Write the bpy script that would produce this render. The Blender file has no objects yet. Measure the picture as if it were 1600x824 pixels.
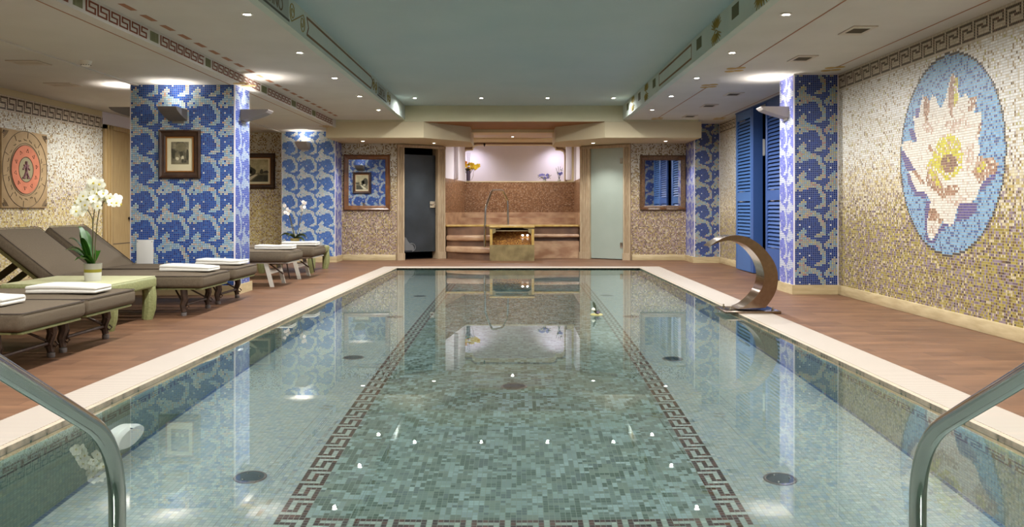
import bpy, bmesh, math, random
import numpy as np
from mathutils import Vector, Matrix
random.seed(7)
RNG = np.random.default_rng(11)
SC = bpy.context.scene
COL = SC.collection
PI = math.pi
# ------------------------------------------------------------------ camera
F, VX, VY, CH = 1312.0, 803.0, 326.0, 0.95      # focal length in px, vanishing point, camera height
cam = bpy.data.cameras.new('camera'); camo = bpy.data.objects.new('camera', cam); COL.objects.link(camo)
camo.location = (0, 0, CH); camo.rotation_euler = (PI/2, 0, 0)
cam.sensor_width = 36; cam.lens = F/1600*36
cam.shift_x = -(VX-800)/1600; cam.shift_y = -(412-VY)/1600
cam.clip_start = 0.05; cam.clip_end = 100
SC.camera = camo
SC.view_settings.view_transform = 'Standard'
SC.view_settings.look = 'None'
SC.view_settings.gamma = 1
SC.view_settings.use_curve_mapping = False
SC.view_settings.exposure = 1.45

def P(px, py, Y):
    return Vector(((px-VX)*Y/F, Y, CH-(py-VY)*Y/F))
def PXx(px, Y): return (px-VX)*Y/F
def PZ(py, Y): return CH-(py-VY)*Y/F
WZ = -0.018          # water level
PD = 1.052           # water depth
def pool_floor(px, py):
    dx, dz = px-VX, py-VY
    hor = math.hypot(dx, F)
    ti = hor/dz
    si = math.sin(math.atan(ti)); r = math.asin(si/1.333)
    R = (CH-WZ)*ti + PD*math.tan(r)
    return Vector((dx*R/hor, F*R/hor, WZ-PD))

def lin(c):
    c = np.asarray(c, dtype=float)/255.0
    return np.where(c <= 0.04045, c/12.92, ((c+0.055)/1.055)**2.4)
def L3(r, g, b):
    v = lin((r, g, b)); return (float(v[0]), float(v[1]), float(v[2]), 1.0)

# ------------------------------------------------------------------ materials
def nmat(name):
    m = bpy.data.materials.new(name); m.use_nodes = True
    nt = m.node_tree; b = nt.nodes['Principled BSDF']
    return m, nt, b
def mat(name, c, rough=0.5, metal=0.0, c2=None, scale=8.0, spec=None, bump=0.0, bscale=60.0, stretch=None, coat=0.0):
    m, nt, b = nmat(name)
    b.inputs['Base Color'].default_value = L3(*c)
    b.inputs['Roughness'].default_value = rough
    b.inputs['Metallic'].default_value = metal
    if spec is not None: b.inputs['Specular IOR Level'].default_value = spec
    if coat: b.inputs['Coat Weight'].default_value = coat; b.inputs['Coat Roughness'].default_value = 0.05
    if c2 is not None or bump:
        tc = nt.nodes.new('ShaderNodeTexCoord'); mp = nt.nodes.new('ShaderNodeMapping')
        nt.links.new(tc.outputs['Object'], mp.inputs['Vector'])
        if stretch: mp.inputs['Scale'].default_value = stretch
    if c2 is not None:
        nz = nt.nodes.new('ShaderNodeTexNoise'); nz.inputs['Scale'].default_value = scale; nz.inputs['Detail'].default_value = 5
        nt.links.new(mp.outputs['Vector'], nz.inputs['Vector'])
        cr = nt.nodes.new('ShaderNodeValToRGB')
        cr.color_ramp.elements[0].position = 0.34; cr.color_ramp.elements[1].position = 0.66
        cr.color_ramp.elements[0].color = L3(*c); cr.color_ramp.elements[1].color = L3(*c2)
        nt.links.new(nz.outputs['Fac'], cr.inputs['Fac']); nt.links.new(cr.outputs['Color'], b.inputs['Base Color'])
    if bump:
        n2 = nt.nodes.new('ShaderNodeTexNoise'); n2.inputs['Scale'].default_value = bscale
        nt.links.new(mp.outputs['Vector'], n2.inputs['Vector'])
        bp = nt.nodes.new('ShaderNodeBump'); bp.inputs['Strength'].default_value = bump; bp.inputs['Distance'].default_value = 0.004
        nt.links.new(n2.outputs['Fac'], bp.inputs['Height']); nt.links.new(bp.outputs['Normal'], b.inputs['Normal'])
    return m
def emit(name, c, s):
    m, nt, b = nmat(name)
    b.inputs['Base Color'].default_value = L3(*c)
    b.inputs['Emission Color'].default_value = L3(*c); b.inputs['Emission Strength'].default_value = s
    return m
def mosaic(name, grout=(150, 145, 135), g=0.07, rough=0.22, spec=0.5):
    m, nt, b = nmat(name)
    N, K = nt.nodes, nt.links
    at = N.new('ShaderNodeAttribute'); at.attribute_name = 'tile'
    uv = N.new('ShaderNodeUVMap'); uv.uv_map = 'UVMap'
    fr = N.new('ShaderNodeVectorMath'); fr.operation = 'FRACTION'; K.new(uv.outputs['UV'], fr.inputs[0])
    sb = N.new('ShaderNodeVectorMath'); sb.operation = 'SUBTRACT'; K.new(fr.outputs[0], sb.inputs[0]); sb.inputs[1].default_value = (.5, .5, .5)
    ab = N.new('ShaderNodeVectorMath'); ab.operation = 'ABSOLUTE'; K.new(sb.outputs[0], ab.inputs[0])
    sx = N.new('ShaderNodeSeparateXYZ'); K.new(ab.outputs[0], sx.inputs[0])
    mx = N.new('ShaderNodeMath'); mx.operation = 'MAXIMUM'; K.new(sx.outputs['X'], mx.inputs[0]); K.new(sx.outputs['Y'], mx.inputs[1])
    gt = N.new('ShaderNodeMath'); gt.operation = 'GREATER_THAN'; K.new(mx.outputs[0], gt.inputs[0]); gt.inputs[1].default_value = 0.5-g
    mi = N.new('ShaderNodeMix'); mi.data_type = 'RGBA'
    K.new(gt.outputs[0], mi.inputs[0]); K.new(at.outputs['Color'], mi.inputs[6]); mi.inputs[7].default_value = L3(*grout)
    K.new(mi.outputs[2], b.inputs['Base Color'])
    mr = N.new('ShaderNodeMath'); mr.operation = 'MULTIPLY_ADD'; K.new(gt.outputs[0], mr.inputs[0]); mr.inputs[1].default_value = 0.5; mr.inputs[2].default_value = rough
    K.new(mr.outputs[0], b.inputs['Roughness'])
    b.inputs['Specular IOR Level'].default_value = spec
    return m

M = {}
M['ceil'] = mat('painted_ceiling', (192, 189, 181), 0.85, c2=(198, 195, 187), scale=2)
M['ceil_main'] = mat('pale_aqua_ceiling', (168, 186, 187), 0.8, c2=(174, 190, 190), scale=1.2)
M['fascia'] = mat('fascia_paint', (176, 190, 180), 0.8, c2=(186, 196, 184), scale=3)
M['cream'] = mat('cream_plaster', (190, 184, 152), 0.85, c2=(196, 190, 158), scale=2)
M['creamd'] = mat('beige_plaster', (205, 190, 150), 0.85)
M['soffit'] = mat('soffit_plaster', (196, 182, 150), 0.85)
M['brownsof'] = mat('stained_wood_panel', (150, 98, 48), 0.6, c2=(126, 80, 38), scale=4, stretch=(1, 8, 1))
M['white'] = mat('white_plaster', (222, 216, 222), 0.8)
M['trav'] = mat('travertine', (196, 178, 138), 0.45, c2=(176, 156, 116), scale=5, stretch=(1, 1, 6))
M['travp'] = mat('travertine_pilaster', (184, 164, 134), 0.5, c2=(164, 142, 112), scale=6, stretch=(8, 8, 1))
M['marble'] = mat('brown_marble', (194, 162, 128), 0.3, c2=(150, 112, 84), scale=3.5, stretch=(1, 1, 2))
M['marbled'] = mat('dark_brown_marble', (126, 94, 70), 0.35, c2=(92, 66, 50), scale=4)
M['onyx'] = mat('yellow_onyx', (196, 168, 96), 0.3, c2=(168, 132, 66), scale=8)
M['olive'] = mat('olive_stone', (140, 124, 82), 0.4, c2=(104, 88, 54), scale=6)
M['steel'] = mat('polished_steel', (200, 198, 190), 0.11, 1.0)
M['brushed'] = mat('brushed_steel', (152, 136, 120), 0.16, 1.0, c2=(140, 124, 108), scale=30, stretch=(1, 12, 1))
M['chrome'] = mat('chrome', (220, 220, 220), 0.08, 1.0)
M['line'] = mat('painted_brown_line', (150, 104, 72), 0.8)
M['greek'] = mat('painted_brown_meander', (112, 54, 26), 0.8)
M['greenpaint'] = mat('painted_grey_green', (120, 122, 86), 0.8, c2=(92, 94, 62), scale=90, stretch=(0.05, 1, 0.05))
M['gold'] = mat('painted_gold', (140, 122, 48), 0.7)
M['goldd'] = mat('painted_dark_gold', (104, 90, 40), 0.7)
M['bronzeline'] = mat('painted_bronze_line', (112, 82, 44), 0.7)
M['darkgreen'] = mat('painted_dark_green', (84, 88, 56), 0.8)
M['ink'] = mat('painted_grey_ink', (70, 74, 66), 0.8)
M['letter'] = mat('painted_letters', (84, 68, 34), 0.8)
M['panelgrey'] = mat('painted_pale_grey', (150, 160, 150), 0.8)
M['sconce'] = mat('grey_metal', (112, 106, 102), 0.45, 0.0)
M['sconcepale'] = mat('pale_grey_metal', (170, 162, 156), 0.45)
M['fabric'] = mat('taupe_fabric', (102, 90, 74), 0.95, c2=(93, 82, 67), scale=60, bump=0.35, bscale=300, stretch=(1, 6, 1), spec=0.15)
M['piping'] = mat('dark_piping', (62, 52, 44), 0.9)
M['wicker'] = mat('green_wicker', (138, 140, 92), 0.6, c2=(120, 122, 74), scale=70, bump=0.6, bscale=110)
M['wickertop'] = mat('wicker_top_glare', (188, 187, 146), 0.45, c2=(180, 179, 136), scale=60, bump=0.3, bscale=110)  # same wicker, paled with the glare on the tabletop
M['olivewicker'] = mat('olive_wicker', (96, 88, 40), 0.7, c2=(78, 72, 30), scale=40, bump=0.4)
M['legdark'] = mat('rusty_brown_metal', (74, 54, 40), 0.5, 0.3, c2=(52, 38, 30), scale=20)
M['legwhite'] = mat('white_metal', (206, 200, 186), 0.4)
M['towel'] = mat('white_terry', (218, 214, 204), 1.0, bump=0.6, bscale=220, spec=0.1)
M['pot'] = mat('grey_pot', (140, 136, 122), 0.5)
M['potwhite'] = mat('white_pot', (190, 188, 180), 0.45)
M['potband'] = mat('olive_band', (124, 116, 24), 0.5)
M['leaf'] = mat('green_leaf', (58, 104, 28), 0.4, c2=(40, 80, 22), scale=14)
M['leafdark'] = mat('dark_leaf', (52, 66, 40), 0.45, c2=(38, 52, 30), scale=14)
M['stem'] = mat('brown_stem', (74, 70, 36), 0.6)
M['petal'] = mat('white_petal', (238, 238, 220), 0.6, c2=(232, 232, 204), scale=20)
M['petalpink'] = mat('pale_pink_petal', (214, 204, 200), 0.6)
M['lip'] = mat('yellow_lip', (196, 178, 60), 0.6)
M['orange'] = mat('orange_petal', (236, 150, 30), 0.6)
M['yellow'] = mat('yellow_petal', (240, 206, 50), 0.6)
M['blueflower'] = mat('blue_petal', (110, 110, 190), 0.6)
M['vase'] = mat('dark_vase', (84, 72, 90), 0.3)
M['wood'] = mat('oak_door', (186, 160, 112), 0.5, c2=(168, 140, 94), scale=5, stretch=(12, 12, 0.8))
M['frame'] = mat('dark_brown_frame', (70, 46, 30), 0.4, c2=(52, 32, 20), scale=12)
M['frameg'] = mat('gilt_bead', (150, 96, 36), 0.35, 0.3)
M['frameb'] = mat('golden_brown_frame', (112, 70, 32), 0.32, c2=(84, 50, 22), scale=10)
M['framec'] = mat('carved_frame', (104, 76, 46), 0.4, c2=(70, 48, 30), scale=40, bump=1.0, bscale=60)
M['mount'] = mat('cream_mount', (222, 212, 176), 0.8)
M['mirror'] = mat('mirror_glass', (206, 206, 210), 0.02, 1.0)
M['blue'] = mat('blue_shutter_paint', (62, 100, 154), 0.45)
M['blued'] = mat('deep_blue_shutter_paint', (48, 80, 138), 0.45)
M['black'] = mat('dark_void', (18, 17, 16), 0.9)
M['frostg'] = mat('frosted_green_glass', (156, 168, 156), 0.22, c2=(162, 172, 160), scale=2, coat=0.3)
M['frostd'] = mat('smoked_frosted_glass', (58, 63, 67), 0.3, c2=(42, 46, 47), scale=2.2)
M['etch'] = mat('etched_glass', (106, 108, 108), 0.5)
M['plastic'] = mat('white_plastic', (222, 220, 212), 0.4)
M['ventdark'] = mat('vent_louvre', (98, 90, 72), 0.6)
M['ventframe'] = mat('vent_frame', (186, 176, 160), 0.6)
M['drain'] = mat('drain_cover', (74, 88, 92), 0.3, 0.5)
M['terra'] = mat('carved_tan_stone', (178, 150, 108), 0.8, c2=(166, 138, 96), scale=8)
M['terrao'] = mat('orange_stone', (212, 128, 92), 0.8, c2=(200, 116, 82), scale=10)
M['groove'] = mat('groove_dark', (96, 82, 66), 0.9)
M['purplestone'] = mat('plum_stone', (136, 94, 94), 0.8)
M['bulb'] = emit('lamp_glow', (255, 246, 232), 40.0)
M['uplamp'] = emit('uplight_glow', (255, 244, 230), 3.0)
M['ring'] = mat('white_ring', (226, 222, 212), 0.4)
M['tiles'] = mosaic('wall_mosaic', (160, 148, 124), 0.09, 0.32, 0.28)
M['waves'] = mosaic('wave_mosaic', (92, 106, 142), 0.11)
M['pooltiles'] = mosaic('pool_mosaic', (128, 142, 132), 0.05, 0.35, 0.3)
M['browntiles'] = mosaic('brown_mosaic', (140, 104, 72), 0.08)

# deck: brown stoneware tiles
def deck_mat():
    m, nt, b = nmat('brown_deck_tiles'); N, K = nt.nodes, nt.links
    tc = N.new('ShaderNodeTexCoord')
    br = N.new('ShaderNodeTexBrick'); K.new(tc.outputs['Object'], br.inputs['Vector'])
    br.inputs['Scale'].default_value = 1.0; br.inputs['Brick Width'].default_value = 0.6; br.inputs['Row Height'].default_value = 0.15
    br.inputs['Mortar Size'].default_value = 0.003; br.inputs['Bias'].default_value = 0.0
    br.inputs['Color1'].default_value = L3(126, 92, 66); br.inputs['Color2'].default_value = L3(107, 77, 55); br.inputs['Mortar'].default_value = L3(98, 70, 50)
    mp = N.new('ShaderNodeMapping'); mp.inputs['Scale'].default_value = (1.2, 5, 1); K.new(tc.outputs['Object'], mp.inputs['Vector'])
    nz = N.new('ShaderNodeTexNoise'); nz.inputs['Scale'].default_value = 2.2; nz.inputs['Detail'].default_value = 6; K.new(mp.outputs[0], nz.inputs['Vector'])
    cr = N.new('ShaderNodeValToRGB'); cr.color_ramp.elements[0].position = .3; cr.color_ramp.elements[1].position = .7
    cr.color_ramp.elements[0].color = (.72, .68, .66, 1); cr.color_ramp.elements[1].color = (1.12, 1.1, 1.08, 1); K.new(nz.outputs['Fac'], cr.inputs['Fac'])
    mi = N.new('ShaderNodeMix'); mi.data_type = 'RGBA'; mi.blend_type = 'MULTIPLY'; mi.inputs[0].default_value = 1
    K.new(br.outputs['Color'], mi.inputs[6]); K.new(cr.outputs['Color'], mi.inputs[7]); K.new(mi.outputs[2], b.inputs['Base Color'])
    b.inputs['Roughness'].default_value = 0.5; b.inputs['Specular IOR Level'].default_value = 0.35
    return m
M['deck'] = deck_mat()
def grate_mat(axis, name):
    m, nt, b = nmat(name); N, K = nt.nodes, nt.links
    tc = N.new('ShaderNodeTexCoord'); sx = N.new('ShaderNodeSeparateXYZ'); K.new(tc.outputs['Object'], sx.inputs[0])
    mu = N.new('ShaderNodeMath'); mu.operation = 'MULTIPLY'; K.new(sx.outputs[axis], mu.inputs[0]); mu.inputs[1].default_value = 1/0.022
    fr = N.new('ShaderNodeMath'); fr.operation = 'FRACT'; K.new(mu.outputs[0], fr.inputs[0])
    lt = N.new('ShaderNodeMath'); lt.operation = 'LESS_THAN'; K.new(fr.outputs[0], lt.inputs[0]); lt.inputs[1].default_value = 0.2
    mi = N.new('ShaderNodeMix'); mi.data_type = 'RGBA'; K.new(lt.outputs[0], mi.inputs[0])
    mi.inputs[6].default_value = L3(186, 174, 160); mi.inputs[7].default_value = L3(112, 102, 92)
    K.new(mi.outputs[2], b.inputs['Base Color']); b.inputs['Roughness'].default_value = 0.5
    return m
M['grateY'] = grate_mat('Y', 'overflow_grating'); M['grateX'] = grate_mat('X', 'overflow_grating_end')
def water_mat():
    m, nt, b = nmat('pool_water'); N, K = nt.nodes, nt.links
    b.inputs['Base Color'].default_value = (0.9, 0.955, 0.958, 1); b.inputs['Roughness'].default_value = 0.0
    b.inputs['IOR'].default_value = 1.333; b.inputs['Transmission Weight'].default_value = 1.0
    tc = N.new('ShaderNodeTexCoord'); nz = N.new('ShaderNodeTexNoise'); nz.inputs['Scale'].default_value = 1.6; nz.inputs['Detail'].default_value = 2
    K.new(tc.outputs['Object'], nz.inputs['Vector'])
    bp = N.new('ShaderNodeBump'); bp.inputs['Strength'].default_value = 0.02; bp.inputs['Distance'].default_value = 0.01
    K.new(nz.outputs['Fac'], bp.inputs['Height']); K.new(bp.outputs['Normal'], b.inputs['Normal'])
    return m
M['water'] = water_mat()
def print_mat(name, seed, a=(60, 56, 44), c=(196, 186, 150)):
    m, nt, b = nmat(name); N, K = nt.nodes, nt.links
    tc = N.new('ShaderNodeTexCoord'); mp = N.new('ShaderNodeMapping'); mp.inputs['Location'].default_value = (seed*3.1, seed*1.7, seed)
    K.new(tc.outputs['Object'], mp.inputs['Vector'])
    nz = N.new('ShaderNodeTexNoise'); nz.inputs['Scale'].default_value = 9; nz.inputs['Detail'].default_value = 8; nz.inputs['Roughness'].default_value = .7
    K.new(mp.outputs[0], nz.inputs['Vector'])
    cr = N.new('ShaderNodeValToRGB'); cr.color_ramp.elements[0].position = .36; cr.color_ramp.elements[1].position = .68
    cr.color_ramp.elements[0].color = L3(*a); cr.color_ramp.elements[1].color = L3(*c)
    K.new(nz.outputs['Fac'], cr.inputs['Fac']); K.new(cr.outputs['Color'], b.inputs['Base Color']); b.inputs['Roughness'].default_value = .6
    return m
M['print1'] = print_mat('sepia_print', 1, (52, 48, 38), (170, 160, 128)); M['print2'] = print_mat('landscape_print', 2, (150, 140, 104), (206, 196, 150))
M['printd'] = mat('print_dark_tone', (58, 56, 42), 0.7, c2=(78, 74, 56), scale=20)
M['printm'] = mat('print_mid_tone', (112, 104, 78), 0.7, c2=(134, 126, 96), scale=16)
M['printl'] = mat('print_light_tone', (214, 206, 172), 0.7)

# ------------------------------------------------------------------ mesh helpers
class MB:
    def __init__(s): s.bm = bmesh.new()
    def box(s, x0, x1, y0, y1, z0, z1, bev=0.0, seg=2):
        r = bmesh.ops.create_cube(s.bm, size=1.0)
        vs = r['verts']
        for v in vs: v.co = Vector(((x0+x1)/2+v.co.x*(x1-x0), (y0+y1)/2+v.co.y*(y1-y0), (z0+z1)/2+v.co.z*(z1-z0)))
        if bev:
            es = list({e for v in vs for e in v.link_edges})
            bmesh.ops.bevel(s.bm, geom=es, offset=bev, segments=seg, profile=0.5, affect='EDGES')
        return s
    def face(s, pts):
        try: s.bm.faces.new([s.bm.verts.new(Vector(p)) for p in pts])
        except ValueError: pass
        return s
    def prism(s, pts, d):
        """pts: planar 3-D polygon, d: extrusion vector"""
        d = Vector(d); a = [s.bm.verts.new(Vector(p)) for p in pts]; b = [s.bm.verts.new(Vector(p)+d) for p in pts]
        n = len(a)
        f1 = s.bm.faces.new(a); f2 = s.bm.faces.new(list(reversed(b)))
        fs = [f1, f2]
        for i in range(n): fs.append(s.bm.faces.new([a[(i+1) % n], a[i], b[i], b[(i+1) % n]]))
        bmesh.ops.recalc_face_normals(s.bm, faces=fs)
        return s
    def tube(s, pts, r, seg=8, closed=False, cap=True):
        pts = [Vector(p) for p in pts]; n = len(pts)
        rs = r if isinstance(r, (list, tuple)) else [r]*n
        rings = []; up = None
        for i, p in enumerate(pts):
            if closed: t = pts[(i+1) % n]-pts[i-1]
            else: t = pts[min(i+1, n-1)]-pts[max(i-1, 0)]
            t.normalize()
            if up is None:
                up = Vector((0, 0, 1)) if abs(t.z) < 0.9 else Vector((1, 0, 0))
            u = up-t*up.dot(t)
            if u.length < 1e-6: u = t.orthogonal()
            u.normalize(); up = u; w = t.cross(u)
            rings.append([s.bm.verts.new(p+(u*math.cos(2*PI*k/seg)+w*math.sin(2*PI*k/seg))*rs[i]) for k in range(seg)])
        m = n if closed else n-1
        for i in range(m):
            A, B = rings[i], rings[(i+1) % n]
            for k in range(seg): s.bm.faces.new([A[k], A[(k+1) % seg], B[(k+1) % seg], B[k]])
        if cap and not closed:
            s.bm.faces.new(list(reversed(rings[0]))); s.bm.faces.new(rings[-1])
        return s
    def lathe(s, prof, c=(0, 0, 0), seg=24, axis='z', sx=1, sy=1):
        c = Vector(c); rings = []
        for r, h in prof:
            ring = []
            for k in range(seg):
                a = 2*PI*k/seg; x, y = r*math.cos(a)*sx, r*math.sin(a)*sy
                o = (x, y, h) if axis == 'z' else ((h, x, y) if axis == 'x' else (x, h, y))
                ring.append(s.bm.verts.new(c+Vector(o)))
            rings.append(ring)
        fs = []
        for A, B in zip(rings, rings[1:]):
            for k in range(seg): fs.append(s.bm.faces.new([A[k], A[(k+1) % seg], B[(k+1) % seg], B[k]]))
        if prof[0][0] > 1e-5: fs.append(s.bm.faces.new(list(reversed(rings[0]))))
        if prof[-1][0] > 1e-5: fs.append(s.bm.faces.new(rings[-1]))
        bmesh.ops.recalc_face_normals(s.bm, faces=fs)
        return s
    def strip(s, pts, wid, nrm, thick=0.0015):
        """flat painted line of width wid along pts on a surface with normal nrm"""
        nrm = Vector(nrm); pts = [Vector(p) for p in pts]
        for a, b in zip(pts, pts[1:]):
            t = (b-a).normalized(); w = t.cross(nrm).normalized()*wid/2; e = t*wid*0.3
            s.prism([a-w-e, b-w+e, b+w+e, a+w-e], nrm*thick)
        return s
    def build(s, name, m=None, parent=None, smooth=True, ang=35, kind=None):
        me = bpy.data.meshes.new(name); bmesh.ops.remove_doubles(s.bm, verts=s.bm.verts, dist=1e-6)
        s.bm.to_mesh(me); s.bm.free()
        if smooth:
            me.shade_smooth(); me.set_sharp_from_angle(angle=math.radians(ang))
        o = bpy.data.objects.new(name, me); COL.objects.link(o)
        if m is not None: me.materials.append(m)
        if parent is not None: o.parent = parent
        if kind: o['kind'] = kind
        return o
def tag(o, label, cat, group=None):
    o['label'] = label; o['category'] = cat
    if group: o['group'] = group
    return o
def thing(name, label, cat, loc=(0, 0, 0), rz=0, group=None):
    o = bpy.data.objects.new(name, None); COL.objects.link(o); o.empty_display_size = 0.1
    o.location = loc; o.rotation_euler = (0, 0, rz)
    return tag(o, label, cat, group)
def copy_tree(o, parent=None):
    c = o.copy(); COL.objects.link(c)
    if parent is not None: c.parent = parent
    for ch in list(o.children): copy_tree(ch, c)
    return c
def struct(name, m, parent=None):
    def f(mb, smooth=False): return mb.build(name, m, parent, smooth=smooth, kind=None if parent else 'structure')
    return f
def sbox(name, m, *a, bev=0.0, parent=None):
    o = MB().box(*a, bev=bev).build(name, m, parent, smooth=bool(bev))
    if parent is None: o['kind'] = 'structure'
    return o

def tilegrid(name, c00, c10, c11, c01, cols, m, parent=None, kind='structure'):
    """quad patch split in nu x nv tiles; cols[nv,nu,3] linear colours. c00 bottom-left .. c01 top-left"""
    nv, nu = cols.shape[:2]
    u = np.linspace(0, 1, nu+1)[None, :, None]; v = np.linspace(0, 1, nv+1)[:, None, None]
    c00, c10, c11, c01 = [np.array(c, float) for c in (c00, c10, c11, c01)]
    V = (c00*(1-u)*(1-v)+c10*u*(1-v)+c11*u*v+c01*(1-u)*v).reshape(-1, 3)
    i, j = np.meshgrid(np.arange(nu), np.arange(nv))
    a = j*(nu+1)+i
    Q = np.stack([a, a+1, a+nu+2, a+nu+1], -1).reshape(-1, 4)
    me = bpy.data.meshes.new(name)
    me.vertices.add(len(V)); me.vertices.foreach_set('co', V.ravel())
    me.loops.add(Q.size); me.loops.foreach_set('vertex_index', Q.ravel().astype(np.int32))
    me.polygons.add(len(Q)); me.polygons.foreach_set('loop_start', np.arange(0, Q.size, 4, dtype=np.int32))
    me.update(calc_edges=True)
    at = me.attributes.new('tile', 'FLOAT_COLOR', 'FACE')
    cc = np.ones((len(Q), 4), np.float32); cc[:, :3] = cols.reshape(-1, 3); at.data.foreach_set('color', cc.ravel())
    uvl = me.uv_layers.new(name='UVMap')
    U = np.stack([np.stack([i, j], -1), np.stack([i+1, j], -1), np.stack([i+1, j+1], -1), np.stack([i, j+1], -1)], 2).astype(np.float32)
    U[:, :, 0, :] += 1e-4; U[:, :, 2, :] -= 1e-4; U[:, :, 1, 0] -= 1e-4; U[:, :, 1, 1] += 1e-4; U[:, :, 3, 0] += 1e-4; U[:, :, 3, 1] -= 1e-4
    uvl.data.foreach_set('uv', U.reshape(-1))
    me.materials.append(m)
    o = bpy.data.objects.new(name, me); COL.objects.link(o)
    if parent is not None: o.parent = parent
    elif kind: o['kind'] = kind
    return o
def pick(shape, pal):
    """random tiles out of [(weight, rgb), ...]"""
    w = np.array([p[0] for p in pal], float); w /= w.sum()
    c = np.array([lin(p[1]) for p in pal])
    idx = RNG.choice(len(pal), size=shape, p=w)
    out = c[idx]
    return out*(1+RNG.normal(0, 0.07, shape)[..., None]).clip(0.7, 1.3)
# ================================================================== SETTING
XL, XR = -5.90, 3.595            # side walls
YB = 15.39                       # back wall
ZL, ZR, ZM, ZS = 2.31, 2.44, 2.68, 2.14   # ceilings: left bay, low, raised, back soffit
YBEAM = 14.1; Y0 = -1.6
def il(y): return -1.864-0.0155*(13.36-y)     # pool inner edge left
def ir(y): return 2.006+0.0029*(13.36-y)
def ol(y): return -2.12-0.018*(13.7-y)        # coping outer edge
def orr(y): return 2.37-0.006*(13.7-y)
PN, PF = 1.0, 13.36              # pool near / far
# ---- pool basin
TS = 0.0236
def basin():
    nu = 168; nv = int((PF-PN)/TS)
    lane = [(3, (104, 122, 114)), (3, (128, 150, 146)), (2.4, (78, 96, 86)), (2, (112, 128, 116)), (1.8, (138, 160, 160)), (1, (90, 106, 104))]
    side = [(3, (150, 161, 156)), (3, (140, 155, 156)), (2, (158, 165, 160)), (1, (130, 147, 156)), (1, (152, 157, 144))]
    c = pick((nv, nu), side)
    l0, r0 = 41, 121
    lc = pick((nv, r0-l0), lane)
    # short runs of one colour along the lane
    for k in range(5):
        m = RNG.random((nv, r0-l0)) < 0.22
        sh = np.roll(lc, 1, axis=0); lc[m] = sh[m]
        m = RNG.random((nv, r0-l0)) < 0.12
        sh = np.roll(lc, 1, axis=1); lc[m] = sh[m]
    y1 = int((3.565-PN)/TS); y2 = int((12.05-PN)/TS)
    c[y1:y2, l0:r0] = lc[y1:y2]
    dark = lambda s: pick(s, [(2, (78, 54, 50)), (2, (62, 46, 46)), (1, (92, 62, 56))])
    pat = ["X.XXX", "X.X.X", "X.X.X", "XXX.X", "....X", "XXXXX", "X...."]
    pm = np.array([[ch == 'X' for ch in r] for r in pat])
    lightc = lambda s: pick(s, [(2, (150, 164, 154)), (1, (140, 156, 148))])
    def stripe(cx, mirror):
        seg = c[y1:y2, cx:cx+5]; n = seg.shape[0]
        mm = pm[(np.arange(n)[::-1]) % 7]
        if mirror: mm = mm[:, ::-1]
        seg[:] = lightc(seg.shape[:2]); seg[mm] = dark(int(mm.sum()))
    stripe(l0, False); stripe(r0, True)
    for yy in (y1-1, y2-4):
        n = r0-l0+5; seg = c[yy:yy+5, l0:l0+n]; mm = pm[np.arange(n) % 7].T
        seg[:] = lightc(seg.shape[:2]); seg[mm] = dark(int(mm.sum()))
    edge = lambda s: pick(s, [(2, (48, 74, 100)), (1, (60, 88, 112))])
    c[:, 0] = edge((nv,)); c[:, -1] = edge((nv,)); c[-1] = edge((nu,))
    zb = WZ-PD
    tilegrid('floor_pool', (il(PN), PN, zb), (ir(PN), PN, zb), (ir(PF), PF, zb), (il(PF), PF, zb), c, M['pooltiles'])
    wp = [(3, (96, 120, 108)), (3, (106, 128, 114)), (2, (88, 112, 102)), (1, (114, 128, 110)), (1, (80, 108, 108))]
    wm = np.array([[ch == 'X' for ch in r] for r in ["XXXXXX.", "....X.X"[:7], "XXX.X..", "X.X.XXX"[:7], "X.XXX.."]])
    # five-tile meander running along the wall: transpose of the floor pattern
    tp = pm.T
    def wall(n, flip=False, blobs=None):
        w = pick((45, n), wp)
        if blobs is not None: blobs(w)
        mm = tp[:, np.arange(n) % 7]
        if flip: mm = mm[:, ::-1]
        seg = w[45-15:45-10]; seg[mm] = pick(int(mm.sum()), [(2, (26, 16, 14)), (1, (20, 14, 16))])
        return w
    n = int((PF-PN)/TS)
    PWM = mosaic('pool_wall_mosaic', (96, 110, 102), 0.05, 0.35, 0.3)
    tilegrid('wall_pool_left', (il(PN), PN, zb), (il(PF), PF, zb), (il(PF), PF, 0), (il(PN), PN, 0), wall(n), PWM)
    tilegrid('wall_pool_right', (ir(PF), PF, zb), (ir(PN), PN, zb), (ir(PN), PN, 0), (ir(PF), PF, 0), wall(n, True), PWM)
    tilegrid('wall_pool_far', (il(PF), PF, zb), (ir(PF), PF, zb), (ir(PF), PF, 0), (il(PF), PF, 0), wall(168), PWM)
    tilegrid('wall_pool_near', (ir(PN), PN, zb), (il(PN), PN, zb), (il(PN), PN, 0), (ir(PN), PN, 0), wall(168), PWM)
basin()
w = MB().face([(il(PN), PN, WZ), (ir(PN), PN, WZ), (ir(PF), PF, WZ), (il(PF), PF, WZ)]).build('water', M['water'], smooth=False); w['kind'] = 'structure'
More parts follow.
